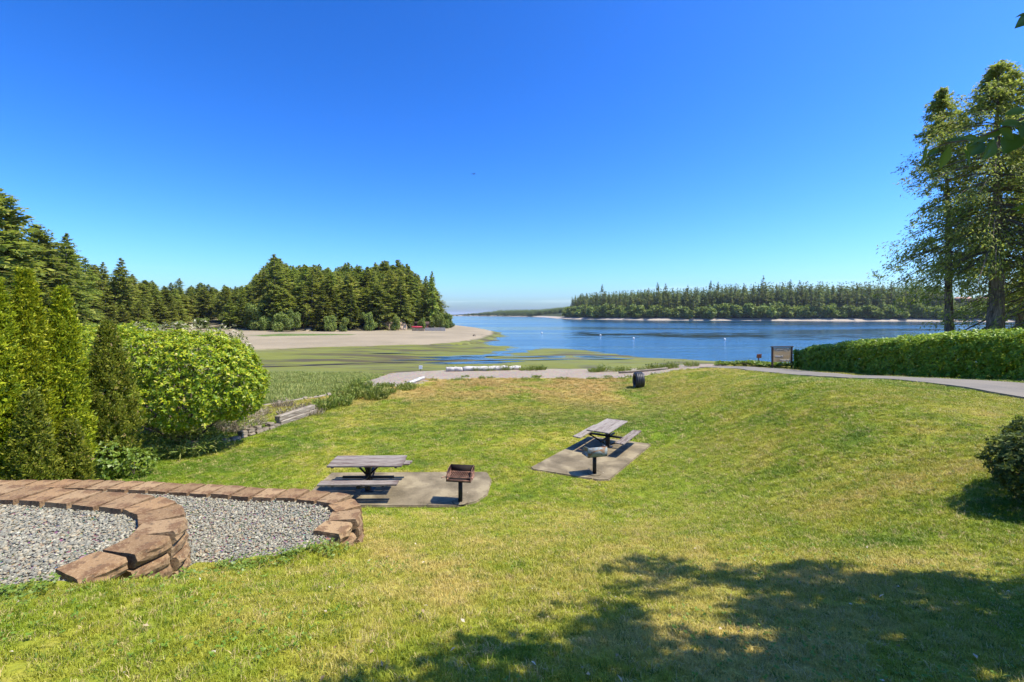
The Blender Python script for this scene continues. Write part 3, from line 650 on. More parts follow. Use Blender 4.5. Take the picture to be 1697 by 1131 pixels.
# ------------------------------------------------------------------ picnic tables
def picnic_table(label, loc, rz, L, Wt, seed):
    t = thing('picnic_table', label, 'picnic table', loc, rz, 'weathered picnic tables')
    r = random.Random(seed); H = .76; n = 3; pw = Wt / n
    for k in range(n):
        y = -Wt / 2 + pw * (k + .5); l = L + r.uniform(-.03, .03)
        o = link('tabletop_plank', bevel_box('tabletop_plank', l, pw - .012, .042, .006), M['plank'], t, (r.uniform(-.02, .02), y, H - .021 + r.uniform(-.003, .003)), (r.uniform(-.006, .006), 0, 0))
    for s in (-1, 1):
        for k in range(2):
            link('bench_plank', bevel_box('bench_plank', L + r.uniform(-.03, .03), .138, .042, .006), M['plank'], t, (r.uniform(-.02, .02), s * (.76 + (k - .5) * .150), .45 + r.uniform(-.003, .003)))
        B = Buf(); B.box((0, 0, 0), (.075, .82, .06)); link('bench_arm', B.mesh('bench_arm'), M['steel'], t, (0, s * .45, .385))
        for x in (-1, 1):
            B = Buf(); B.box((x * L * .32, s * .76, .415), (.05, .27, .028)); B.obj('bench_cleat', M['steel'], t)
        B = Buf(); B.tube([(0, s * .74, .37), (0, s * .12, .10)], .026, 6); B.obj('brace', M['steel'], t)
        B = Buf(); B.tube([(0, s * .06, .45), (0, s * .30, .70)], .024, 6); B.obj('brace', M['steel'], t)
    B = Buf(); B.box((0, 0, 0), (L * .70, .05, .05)); link('bench_beam', B.mesh('bench_beam'), M['steel'], t, (0, 0, .335))
    for s in (-1, 1):
        B = Buf(); B.tube([(s * .07, 0, .42), (s * .34, 0, .70)], .024, 6); B.obj('brace', M['steel'], t)
    link('post', bevel_box('post', .13, .13, .72, .008), M['steel'], t, (0, 0, .36))
    link('base_plate', bevel_box('base_plate', .32, .32, .015, .003), M['steel'], t, (0, 0, .008))
    for x in (-.42, .42):
        B = Buf(); B.box((x * L, 0, .703), (.05, Wt * .92, .03)); B.obj('top_cleat', M['steel'], t)
    B = Buf(); B.box((0, 0, .703), (L * .5, .06, .032)); B.obj('top_beam', M['steel'], t)
    return t
picnic_table('weathered wooden picnic table beside the brown block wall, seen side on', (-3.72, 11.88, CZ + ZPA), math.radians(1), 1.88, .86, 1)
picnic_table('weathered wooden picnic table standing diagonally on the farther pad', (3.38, 16.2, CZ + ZPB), math.radians(58), 1.98, .80, 2)

# ------------------------------------------------------------------ park grills
def grill(label, loc, rz, mat_box, seed, h=.55):
    t = thing('park_grill', label, 'grill', loc, rz, 'park charcoal grills')
    B = Buf(); B.box((0, 0, h / 2), (.085, .085, h)); B.obj('post', M['steel'], t)
    B = Buf(); a = np.linspace(0, 2 * math.pi, 25)[:-1]
    ring = [(.05, .0), (.17, 0), (.20, .006), (.16, .012), (.05, .016)]
    V = [[rr * math.cos(q), rr * math.sin(q), zz] for rr, zz in ring for q in a]; Q = [[i * 24 + j, i * 24 + (j + 1) % 24, (i + 1) * 24 + (j + 1) % 24, (i + 1) * 24 + j] for i in range(4) for j in range(24)]
    B.add(V, Q); B.obj('footing', M['concrete'], t)
    w, d, hh, th = .60, .42, .27, .012
    B = Buf(); B.box((0, 0, h + th / 2), (w, d, th)); B.obj('firebox_floor', M['soot'], t)
    B = Buf(); B.box((0, d / 2, h + hh / 2 + .013), (w, th, hh)); B.obj('back_plate', M['soot'] if mat_box is M['rust'] else mat_box, t)
    for s in (-1, 1):
        B = Buf(); zz = h + .013; y0, y1 = -d / 2, d / 2 - th / 2 - .001
        V = [(s * (w / 2 - q * th), y, z) for q in (0, 1) for y, z in ((y0, zz), (y1, zz), (y1, zz + hh), (y0 + .16, zz + hh * .92), (y0, zz + hh * .42))]
        n = 5; B.add(V, [[i, (i + 1) % n, n + (i + 1) % n, n + i] for i in range(n)], [[0, i, i + 1] for i in range(1, n - 1)] + [[n, n + i + 1, n + i] for i in range(1, n - 1)])
        sp = B.obj('side_plate', mat_box, t)
        for q in range(3):
            B = Buf(); B.box((s * (w / 2 + .006), -.08 + q * .0, h + .08 + q * .06), (.012, .12, .012)); B.obj('grate_rest', M['rust'], sp)
    B = Buf(); B.box((0, -d / 2 + .004, h + .04), (w - .03, .010, .035)); B.obj('front_lip', M['rust'], t)
    g = thing('grate', '', '', (0, 0, 0)); g.parent = t
    for key in list(g.keys()): del g[key]
    for k in range(13):
        B = Buf(); x = -w / 2 + .035 + k * (w - .07) / 12; B.tube([(x, -d / 2 - .01, h + .115), (x, d / 2 - .03, h + .135)], .0065, 5); B.obj('grate_bar', M['rust'], g)
    for y, z in ((-d / 2, .112), (d / 2 - .05, .128)):
        B = Buf(); B.tube([(-w / 2 - .04, y, h + z), (w / 2 + .04, y, h + z)], .009, 6); B.obj('grate_rod', M['rust'], g)
    for s in (-1, 1):
        B = Buf(); B.tube([(s * (w / 2 + .035), -d / 2, h + .112), (s * (w / 2 + .07), -d / 2 - .05, h + .12), (s * (w / 2 + .07), -d / 2 - .13, h + .13)], .011, 6); B.obj('grate_handle', M['rust'], g)
    return t
grill('rusty open park grill on a post on the pad beside the left table', (-1.25, 11.12, CZ + ZPA), math.radians(-8), M['rust'], 1)
grill('park grill with flaking blue grey back plate, turned away, on the farther pad', (2.42, 13.45, CZ + ZPB), math.radians(180 + 16), M['flake'], 2)

# ------------------------------------------------------------------ old tyre planted on the lawn edge
def tyre():
    X, Y = 8.45, 30.6; R, wd = .56, .60
    t = thing('tyre', 'black rubber tyre standing upright on the dry lawn edge near the gravel', 'tyre', (X, Y, gz(X, Y)), math.radians(-1))
    prof = [(.30, -.20), (.36, -.27), (.46, -.30), (.515, -.285), (.545, -.24), (.56, -.15), (.562, 0), (.56, .15), (.545, .24), (.515, .285), (.46, .30), (.36, .27), (.30, .20), (.33, .18), (.49, .20), (.52, 0), (.49, -.20), (.33, -.18)]
    k = 56; B = Buf(); V = []
    for j in range(k):
        a = 2 * math.pi * j / k
        for r_, x in prof: V.append((x, r_ * math.cos(a), r_ * math.sin(a) + .45))
    n = len(prof); Q = [[j * n + i, j * n + (i + 1) % n, ((j + 1) % k) * n + (i + 1) % n, ((j + 1) % k) * n + i] for j in range(k) for i in range(n)]
    B.add(V, Q); B.obj('casing', M['rubber'], t, True)
    for x in (-.17, -.057, .057, .17):
        B = Buf(); V = []
        for j in range(k):
            a = 2 * math.pi * j / k
            for r_, xx in ((.55, x - .046), (.572, x - .042), (.572, x + .042), (.55, x + .046)): V.append((xx, r_ * math.cos(a), r_ * math.sin(a) + .45))
        B.add(V, [[j * 4 + i, j * 4 + (i + 1) % 4, ((j + 1) % k) * 4 + (i + 1) % 4, ((j + 1) % k) * 4 + i] for j in range(k) for i in range(4)]); B.obj('tread_rib', M['rubber'], t, True)
tyre()

# ------------------------------------------------------------------ leaf clouds
def ell_surface(E, n, r, inner=.22, cut=None):
    """points and normals on the union of ellipsoids E = [(cx,cy,cz,rx,ry,rz)]"""
    A = np.array([(e[3] * e[4] + e[4] * e[5] + e[3] * e[5]) for e in E]); pick = r.choice(len(E), n * 3, p=A / A.sum())
    D = rand_dirs(n * 3, r); E_ = np.array(E)[pick]
    lump = .76 + .28 * vnoise(D[:, 0] * 4 + pick * 3.1, D[:, 2] * 4 + D[:, 1] * 3, 5) + .22 * vnoise(D[:, 0] * 11 + pick * 1.7, D[:, 2] * 11 + D[:, 1] * 8, 6) 
    depth = (1 - inner * r.random(n * 3) ** 2.2) * lump
    P = E_[:, :3] + D * E_[:, 3:] * depth[:, None]
    N = D / E_[:, 3:]; N /= np.linalg.norm(N, axis=1)[:, None]
    ok = np.ones(len(P), bool)
    for i, e in enumerate(E):
        q = (((P - e[:3]) / e[3:]) ** 2).sum(1); ok &= (pick == i) | (q > .72)
    if cut is not None: ok &= cut(P)
    P, N = P[ok][:n], N[ok][:n]
    return P, N
def rosettes(B, P, N, k, L, Wd, r, up=.35, spread=.9, jit=.3, fold=.15):
    n = len(P); A = N + np.array([0, 0, up]) + r.normal(0, jit, (n, 3)); A /= np.linalg.norm(A, axis=1)[:, None]
    ref = rand_dirs(n, r); S = np.cross(A, ref); S /= np.linalg.norm(S, axis=1)[:, None]; T = np.cross(A, S)
    for q in range(k):
        a = 2 * math.pi * q / k + r.normal(0, .3, n)
        out = S * np.cos(a)[:, None] + T * np.sin(a)[:, None]
        D = A * (1 - spread * .6) + out * spread + r.normal(0, .15, (n, 3)); D[:, 2] -= .12
        B.leaves(P + A * L * r.uniform(-.3, .3, n)[:, None], D, A + r.normal(0, .25, (n, 3)), L * r.uniform(.7, 1.2, n), Wd * r.uniform(.8, 1.15, n), fold)
def stems(B, base, tips, r, r0=.035, k=5, sag=.1):
    for t in tips:
        t = np.array(t); b = np.array(base) if np.ndim(base) == 1 else np.array(base[r.integers(len(base))]); m = (b * .5 + t * .5) + r.normal(0, .08, 3) * np.linalg.norm(t - b); m[2] += sag
        s = np.linspace(0, 1, 6)[:, None]; P = (1 - s) ** 2 * b + 2 * s * (1 - s) * m + s * s * t
        B.tube(P, np.linspace(r0, r0 * .3, 6), k, False)
def shrub(name, label, cat, E, n, k, L, Wd, mat, base, nst=12, seed=0, group=None, inner=.25, cut=None, r0=.03, up=.35, fill=.25, spread=.9):
    r = np.random.default_rng(seed); b = np.array(base, float)
    t = thing(name, label, cat, tuple(b), 0, group)
    B = Buf(); P, N = ell_surface(E, n, r, inner, cut); rosettes(B, P - b, N, k, L, Wd, r, up, spread)
    if fill:
        P2, N2 = ell_surface(E, int(n * fill), r, .75, cut); rosettes(B, P2 - b, N2, max(3, k - 2), L * 1.3, Wd * 1.5, r, up)
    B.obj('foliage', mat, t)
    B = Buf(); idx = r.choice(len(P), min(nst, len(P)), False); stems(B, np.zeros(3) + r.normal(0, .001, 3), P[idx] - b, r, r0); 
    B.obj('stems', M['twig'], t)
    return t

litter()
# big light green laurel on the left
def zl(X, v): return CZ + float(lawn0(np.array([X * 1.]), np.array([v * 1.]))[0])
Yl = 21.2 * K
g0 = gz(-11.5, Yl)
EL = [(-12.3, Yl + .2, g0 + 2.35, 2.5, 1.7, 1.75), (-10.7, Yl - .1, g0 + 2.35, 1.75, 1.6, 1.55), (-14.1, Yl + .6, g0 + 2.5, 1.9, 1.7, 1.65), (-11.3, Yl - .6, g0 + 1.75, 2.0, 1.2, .95), (-15.9, Yl + 1.3, g0 + 2.7, 1.7, 1.4, 1.5), (-10.0, Yl + .2, g0 + 2.0, 1.15, 1.2, 1.0), (-12.6, Yl + .3, g0 + 3.1, 2.7, 1.4, .95), (-10.7, Yl + .1, g0 + 2.95, 1.6, 1.3, .85)]
shrub('laurel_shrub', 'large rounded light green broadleaf shrub beside the olive arborvitae', 'shrub', EL, 6200, 7, .125, .05, M['laurel'], (-11.6, Yl + .3, g0), 26, 3, inner=.2, cut=lambda P: (P[:, 2] > g0 + .75 + .5 * vnoise(P[:, 0] * 1.5, P[:, 1], 8)), r0=.05)
E2 = [(-14.2, Yl + 2.6, g0 + 2.6, 2.6, 1.0, 1.75), (-12.2, Yl + 3.0, g0 + 2.5, 1.5, 1.0, 1.6)]
shrub('flowering_shrub', 'cream flowering shrub showing just above the big light green shrub', 'shrub', E2, 1300, 6, .13, .06, foliage('cream_flower', [(0, (.10, .12, .03)), (.5, (.26, .24, .11)), (1, (.55, .50, .36))], .25, .6, .2, .05), (-13.5, Yl + 2.8, g0 - .3), 8, 13)

# arborvitae row
def arborvitae(label, X, Y, H, R, mat, seed, lean=0, n=8000, bare=.0, dead=.0):
    r = np.random.default_rng(seed); z0 = gz(X, Y)
    t = thing('arborvitae', label, 'conifer', (X, Y, z0 - .05), 0, 'arborvitae row on the left')
    nc = n // 11; u = r.random(nc) ** .85; u = bare + u * (1 - bare); th = r.uniform(0, 6.28, nc)
    prof = np.interp(u, [0, .08, .3, .55, .78, .92, 1], [.72, .92, 1.0, .78, .46, .20, .02])
    rib = 1 + .10 * np.sin(th * 5 + u * 5 + seed) + .22 * (vnoise(th * 2.2, u * 9, seed) - .5) + .08 * r.normal(0, 1, nc)
    rr = R * prof * rib * (1 - .35 * r.random(nc) ** 3)
    C = np.stack([rr * np.cos(th) + lean * u * H, rr * np.sin(th), u * H], 1)
    out = np.stack([np.cos(th), np.sin(th), np.zeros(nc)], 1); ax = out * r.uniform(.15, .6, nc)[:, None] + [0, 0, 1.] + r.normal(0, .22, (nc, 3)); ax /= np.linalg.norm(ax, axis=1)[:, None]
    B = Buf(); m = 34
    for q in range(m):
        f = (q + .5) / m; P = C + ax * (f * .24 - .08) + r.normal(0, .055 * (1.15 - f), (nc, 3))
        D = ax + r.normal(0, .55, (nc, 3)) + out * .25
        B.leaves(P, D, out + r.normal(0, .6, (nc, 3)), r.uniform(.05, .12, nc), r.uniform(.022, .045, nc), .1)
    m = 2600; u2 = bare + r.random(m) * (.93 - bare); th2 = r.uniform(0, 6.28, m); r2 = R * np.interp(u2, [0, .08, .3, .55, .78, .92, 1], [.72, .92, 1.0, .78, .46, .20, .02]) * r.uniform(.35, .8, m)
    B.leaves(np.stack([r2 * np.cos(th2) + lean * u2 * H, r2 * np.sin(th2), u2 * H], 1), rand_dirs(m, r) + [0, 0, .8], rand_dirs(m, r), r.uniform(.12, .24, m), r.uniform(.06, .12, m), .1)
    B.obj('foliage', mat, t)
    B = Buf(); B.tube([(0, 0, 0), (lean * H * .5, 0, H * .5), (lean * H * .95, 0, H * .95)], [.09, .06, .01], 7); B.obj('trunk', M['bark'], t)
def arb(px, ytop, v, z, Rpx, label, mat, seed, n, bare=0, lean=0):
    X = (px - 848.5) * v / 1000; Y = v * K; H = (HZ - ytop) * v / 1000 + CZ - gz(X, Y)
    arborvitae(label, X, Y, H, Rpx * v / 1000, mat, seed, lean, n, bare)
arb(-14, 458, 13.6, 0, 42, 'leftmost bright green arborvitae, cut by the left edge', M['arbor'], 31, 6000)
arb(42, 452, 14.6, 0, 38, 'tallest bright green arborvitae in the row on the left', M['arbor'], 32, 9000, .0, 0.0)
arb(103, 482, 15.6, 0, 35, 'bright green arborvitae between the tallest one and the wire fence', M['arbor'], 33, 8500, .0)
arb(178, 538, 17.5, 0, 37, 'short dull olive arborvitae in front of the big light green shrub', M['arbor_dark'], 34, 7000, .12)
arb(52, 655, 13.7, 0, 28, 'low dark olive arborvitae at the foot of the tallest one', M['arbor_dark'], 35, 4500)
arb(118, 700, 14.6, 0, 22, 'small browning arborvitae beside the wire fence post', M['arbor_dark'], 36, 2200)
def low(name, label, px, py, v, R, H, n, k, L, Wd, mat, seed, cat='shrub', group=None, **kw):
    X = (px - 848.5) * v / 1000; Y = v * K; z = gz(X, Y)
    E = [(X, Y, z + H * .5, R, R * .8, H * .55), (X + R * .4, Y - R * .2, z + H * .4, R * .6, R * .6, H * .45), (X - R * .45, Y + R * .1, z + H * .45, R * .55, R * .6, H * .5)]
    return shrub(name, label, cat, E, n, k, L, Wd, mat, (X, Y, z - .03), 6, seed, group, r0=.012, **kw)
low('leafy_bush', 'light green bush of broad leaves below the olive arborvitae', 172, 735, 17.0, .6, 1.0, 300, 5, .10, .06, M['brightleaf'], 41, spread=1.1)
low('leafy_bush', 'bush of mixed green leaves at the foot of the big light green shrub', 222, 735, 17.3, .55, .7, 200, 5, .09, .055, M['brightleaf'], 42)
low('feathery_plant', 'bright feathery plant in the corner left of the small arborvitae', 22, 790, 13.3, .45, .62, 700, 6, .12, .012, M['brightleaf'], 43, 'plant', up=1.0)
low('feathery_plant', 'bright feathery plant between the two low arborvitae', 92, 785, 13.6, .42, .60, 700, 6, .12, .012, M['brightleaf'], 44, 'plant', up=1.0)
low('leafy_bush', 'tiny leafy plant on the lawn edge by the small arborvitae', 118, 770, 14.6, .24, .3, 90, 4, .09, .05, M['brightleaf'], 45)
low('dark_undergrowth', 'shaded grassy undergrowth beneath the big light green shrub', 300, 728, 20.6, 1.3, .65, 500, 5, .22, .03, M['weed'], 46, 'plant', up=1.2)
low('dry_bush', 'grey brown dry bush at the right foot of the big light green shrub', 398, 690, 24.5, .9, 1.0, 380, 5, .22, .02, M['dryweed'], 47, 'shrub', up=.6)

# wire fence behind the arborvitae
def wire_fence():
    x0, y0 = (124 - 848.5) * 16.0 / 1000, 16.0 * K; x1, y1 = -12.9, 13.6
    t = thing('wire_fence', 'short run of slack wire fence with a grey metal post behind the arborvitae', 'fence', (x0, y0, gz(x0, y0)))
    B = Buf(); B.tube([(0, 0, -.1), (0, 0, 1.35)], .028, 8); B.obj('post', M['galv'], t)
    dx, dy = x1 - x0, y1 - y0
    B = Buf(); B.tube([(dx, dy, -.1), (dx, dy, 1.5)], .028, 8); B.obj('post', M['galv'], t)
    B = Buf()
    for k in range(12):
        z = .25 + k * .10; s = np.linspace(0, 1, 6); B.tube(np.stack([dx * s, dy * s, z - .06 * np.sin(s * 3.14) + .08 * s], 1), .005, 4, False)
    o = B.obj('wires', M['galv'], t); o['kind'] = 'stuff'
    B = Buf(); s0 = np.linspace(.05, .95, 16)
    for s in s0: B.tube([(dx * s, dy * s, .22), (dx * s, dy * s, 1.40)], .004, 4, False)
    o = B.obj('cross_wires', M['galv'], t); o['kind'] = 'stuff'
wire_fence()

# right hand hedge
def hedge():
    r = np.random.default_rng(51); n = 15000
    t = thing('laurel_hedge', 'long clipped green hedge running along the far side of the driveway', 'hedge', (21.8, 24, gz(21.8, 24)))
    b = np.array(t.location)
    def frame(v): return 21.75 + .15 * np.sin(v * .35), np.interp(v, [12, 20, 24, 29, 33, 39, 43, 44.6], [-.25, -.4, -.56, -.92, -1.27, -1.85, -2.3, -2.75]), np.interp(v, [10, 42, 44.6], [1.28, 1.15, .75])
    v = r.uniform(10, 44.8, n); cx, zt, hw = frame(v); Y = v * K; zb = np.array([zl(21.75, q) for q in np.linspace(10, 44.8, 60)]); zb = np.interp(v, np.linspace(10, 44.8, 60), zb)
    u = r.random(n); Hh = zt + CZ - zb
    # perimeter: left face, rounded top, right face
    per = u * (2 * .8 + 1.2); side = np.where(per < .95, -1, np.where(per > 1.9, 1, 0)); 
    a = r.uniform(0, 1, n)
    lump = (fbm(Y * .9, a * 2 + side * 5, 52) - .5) * .45 + (fbm(Y * 3.1, a * 5 + side * 5, 53) - .5) * .25
    P = np.zeros((n, 3)); N = np.zeros((n, 3))
    top = side == 0
    xx = (a * 2 - 1)
    P[:, 0] = np.where(top, cx + xx * hw * .97, cx + side * (hw + lump) * np.sqrt(np.clip(1 - (np.clip(a - .72, 0, 1) / .30) ** 2 * .55, .2, 1)))
    P[:, 1] = Y; P[:, 2] = np.where(top, zb + Hh * (1 - .16 * np.abs(xx) ** 2.5) + lump * .5, zb + .05 + a * Hh * .92)
    N[:, 0] = np.where(top, xx * .5, side); N[:, 2] = np.where(top, 1, .2 + .6 * np.clip(a - .6, 0, 1) / .4)
    N[:, 1] = r.normal(0, .1, n)
    dep = r.random(n) ** 2.2 * .28; P -= N * dep[:, None]
    ne = 700; vE = np.full(ne, 44.4); th = r.uniform(0, 3.14, ne); cxe, zte, hwe = frame(vE)
    PE = np.stack([cxe + np.cos(th) * 1.0, vE * K + np.sin(th) * .6 - .2, zl(21.75, 44) + r.uniform(0.05, 1, ne) * 1.35], 1); NE = np.stack([np.cos(th), np.sin(th), np.full(ne, .3)], 1)
    P = np.vstack([P, PE]); N = np.vstack([N, NE])
    B = Buf(); rosettes(B, P - b, N, 5, .16, .072, r, .4, .95); B.obj('foliage', M['hedge'], t)
    # inner leaf mass and stems
    m = 2500; v = r.uniform(10, 44, m); cx, zt, hw = frame(v); zb2 = np.interp(v, np.linspace(10, 44.8, 60), [zl(21.75, q) for q in np.linspace(10, 44.8, 60)])
    P2 = np.stack([cx + r.uniform(-.8, .8, m) * hw, v * K, zb2 + r.uniform(.1, .85, m) * (zt + CZ - zb2)], 1); B = Buf(); rosettes(B, P2 - b, rand_dirs(m, r), 4, .26, .15, r); B.obj('inner_foliage', M['hedge'], t)
    B = Buf()
    for q in np.arange(11, 44, 1.1):
        z = zl(21.75, q); B.tube([(21.75 + r.normal(0, .3) - b[0], q * K - b[1], z - .1 - b[2]), (21.75 + r.normal(0, .5) - b[0], q * K + r.normal(0, .3) - b[1], z + 1.3 - b[2])], [.05, .02], 5, False)
    B.obj('stems', M['twig'], t)['kind'] = 'stuff'
hedge()
# ivy ground cover by the sign
def groundcover():
    r = np.random.default_rng(61); n = 2600
    X = r.uniform(16.8, 21.6, n); v = r.uniform(45.6, 53, n); k = sd_poly([(17.3, 51.5), (18.2, 53.5), (22, 52), (22.2, 45.4), (20.6, 45.8), (19.6, 47.5), (19.5, 50)], X, v) > 0; X, v = X[k], v[k]
    base = np.array([zl(a, c) for a, c in zip(X, v)]); h = .12 + .42 * fbm(X * .8, v * .8, 62)
    t = thing('ivy_bed', 'low bright green leafy bed between the gravel beach and the wooden sign', 'ground cover', (19.8, 49 * K, zl(19.8, 49)))
    P = np.stack([X, v * K, base + h * r.uniform(.5, 1, len(X))], 1); B = Buf(); N = np.tile([0, 0, 1.], (len(X), 1)) + r.normal(0, .4, (len(X), 3)); rosettes(B, P - np.array(t.location), N, 5, .20, .11, r); B.obj('foliage', M['brightleaf'], t)
    B = Buf(); stems(B, np.zeros(3), [P[i] - np.array(t.location) for i in r.choice(len(P), 14, False)], r, .012); B.obj('stems', M['twig'], t)['kind'] = 'stuff'
groundcover()

# sign
def text_mesh(name, txt, size, depth):
    cu = bpy.data.curves.new(name, 'FONT'); cu.body = txt; cu.size = size; cu.extrude = depth; cu.align_x = 'CENTER'; cu.align_y = 'CENTER'
    o = bpy.data.objects.new(name, cu); COL.objects.link(o); dg = bpy.context.evaluated_depsgraph_get(); me = bpy.data.meshes.new_from_object(o.evaluated_get(dg)); bpy.data.objects.remove(o); me.name = name; return me
def sign():
    v = 45.8; X = (1279 - 848.5) * v / 1000; Y = v * K; z = gz(X, Y)
    t = thing('wooden_sign', 'wooden notice board with dark posts and white lettering at the hedge end', 'sign', (X, Y, z), math.radians(10))
    for x in (.05, 1.72): link('post', bevel_box('post', .11, .11, 1.62, .01), M['dark_timber'], t, (x, 0, .80))
    link('header', bevel_box('header', 1.9, .14, .07, .008), M['dark_timber'], t, (.88, 0, 1.645))
    zb = .48; hs_ = [.30, .27, .27, .26]; zz = zb
    for h in hs_[::-1]:
        link('board', bevel_box('board', 1.54, .04, h - .008, .004), M['board'], t, (.885, -.005, zz + h / 2)); zz += h
    # top row and lower rows: routed white characters, the legible word is PRIVATE
    top = thing('lettering', '', '', (0, 0, 0)); top.parent = t
    for key in list(top.keys()): del top[key]
    r = random.Random(5); x = .20
    while x < 1.5:
        B = Buf(); w = r.uniform(.07, .10)
        B.tube([(x, -.032, 1.36), (x + r.uniform(-.01, .02), -.032, 1.52)], .012, 4)
        B.tube([(x, -.032, r.choice([1.36, 1.44, 1.52])), (x + w * .8, -.032, r.choice([1.37, 1.44, 1.51]))], .012, 4)
        B.obj('character', M['white'], top); x += w + .035
    me = text_mesh('word', 'PRIVATE', .17, .006); link('word', me, M['white'], top, (.62, -.033, .90), (math.radians(90), 0, 0))
    x = .72
    while x < 1.5:
        B = Buf(); B.box((x, -.030, .62 + r.uniform(-.01, .01)), (.05, .012, .055)); B.obj('character', M['white'], top); x += .075
sign()
def small_sign():
    v = 50.5; X = (1258 - 848.5) * v / 1000; Y = v * K; z = zl(X, v)
    t = thing('small_sign', 'small dark red plaque sticking up out of the ivy bed', 'sign', (X, Y, z), math.radians(12))
    link('post', bevel_box('post', .07, .07, .95, .006), M['dark_timber'], t, (0, .045, .45)); link('plaque', bevel_box('plaque', .46, .03, .33, .006), M['siding'], t, (0, 0, .88), (math.radians(8), 0, 0))
small_sign()

# ------------------------------------------------------------------ conifers
def fir_geo(seed, H, R, nb, ns, tb=.10, elev=(-.25, .45), spray=1.0, droop=.16, prof=None, lean=0., thin=0., irr=0.):
    r = np.random.default_rng(seed)
    t = tb + (1 - tb) * np.sort(r.random(nb)) ** .95
    pr = np.interp(t, *(prof or ([0, .12, .3, .55, .8, .95, 1.0], [.55, .85, 1.0, .80, .46, .16, .06])))
    th = r.uniform(0, 6.28, nb) ; ln = R * pr * r.uniform(.55, 1.2, nb) * (.75 + .5 * vnoise(th * 1.3, t * 7, seed))
    if irr: ln *= 1 - irr + 2.2 * irr * vnoise(th * .9 + seed, t * 6, seed + 3)
    keep = r.random(nb) > thin; t, th, ln = t[keep], th[keep], ln[keep]; nb = len(t)
    el = np.interp(t, [tb, 1], elev) + r.normal(0, .10, nb)
    base = np.stack([lean * t * H, 0 * t, t * H], 1)
    d = np.stack([np.cos(th) * np.cos(el), np.sin(th) * np.cos(el), np.sin(el)], 1)
    B = Buf()
    s = np.tile(np.linspace(.18, 1.0, ns), nb) + r.normal(0, .04, nb * ns); i = np.repeat(np.arange(nb), ns)
    P = base[i] + d[i] * (ln[i] * s)[:, None]; P[:, 2] -= droop * ln[i] * s * s
    sg = np.where(np.arange(nb * ns) % 2 == 0, 1, -1) * r.uniform(.35, 1.0, nb * ns); sg[np.arange(nb * ns) % ns == ns - 1] *= .1
    hd = np.stack([np.cos(th[i] + sg), np.sin(th[i] + sg), np.sin(el[i]) - droop * 1.2 * s + r.normal(0, .15, nb * ns)], 1)
    L = spray * (.30 * ln[i] * (1.15 - .6 * s) + .35) * r.uniform(.7, 1.3, nb * ns)
    N = np.stack([r.normal(0, .35, nb * ns), r.normal(0, .35, nb * ns), np.ones(nb * ns)], 1)
    B.leaves(P, hd, N, L, L * r.uniform(.32, .55, nb * ns), -.12)
    # hanging sprays give the branches body
    k = r.random(nb * ns) < .55; hd2 = hd[k] * .6; hd2[:, 2] -= .7
    B.leaves(P[k] + r.normal(0, .1, (k.sum(), 3)), hd2, np.stack([np.cos(th[i][k]), np.sin(th[i][k]), r.normal(0, .3, k.sum())], 1), L[k] * .7, L[k] * .35, .1)
    # leader
    B.leaves(np.array([[lean * H, 0, H * .965]] * 4), np.array([[.15, 0, 1], [-.15, .1, 1], [0, -.15, 1], [.02, .02, 1.]]), rand_dirs(4, r), .05 * H, .014 * H, .1)
    T = Buf(); T.tube([(0, 0, -.5), (lean * H * .4, 0, H * .4), (lean * H * .97, 0, H * .97)], [.017 * H, .011 * H, .002 * H], 7)
    br = Buf()
    return B, T, (base, d, ln)

def fir_proto(seed, mat='fir', **kw):
    B, T, _ = fir_geo(seed, 1.0 * 28, **kw)
    return B.mesh('crown'), T.mesh('trunk', True)
FIRS = []
for q in range(6): FIRS.append(fir_proto(300 + q, R=[5.2, 5.8, 4.7, 6.2, 5.4, 4.6][q], nb=[300, 320, 280, 330, 270, 280][q], ns=13, tb=[.08, .12, .1, .16, .2, .06][q], thin=[0, .05, .1, .0, .15, 0][q], prof=None if q % 2 == 0 else ([0, .12, .3, .55, .8, .93, 1.0], [.5, .8, 1.0, .98, .70, .36, .10])))
def broad_geo(seed, n=1000, L=.95):
    r = np.random.default_rng(seed)
    E = [(r.normal(0, 2.2), r.normal(0, 2.2), r.uniform(2.0, 9.0), r.uniform(1.1, 2.4), r.uniform(1.1, 2.4), r.uniform(1.0, 2.0)) for _ in range(13)]
    P, N = ell_surface(E, n, r, .3); B = Buf(); rosettes(B, P, N, 3, L, L * .55, r)
    T = Buf(); T.tube([(0, 0, -.5), (.1, 0, 3), (0, .2, 6)], [.25, .18, .06], 6); return B.mesh('crown'), T.mesh('trunk', True)
BROADS = [broad_geo(400 + q) for q in range(4)]

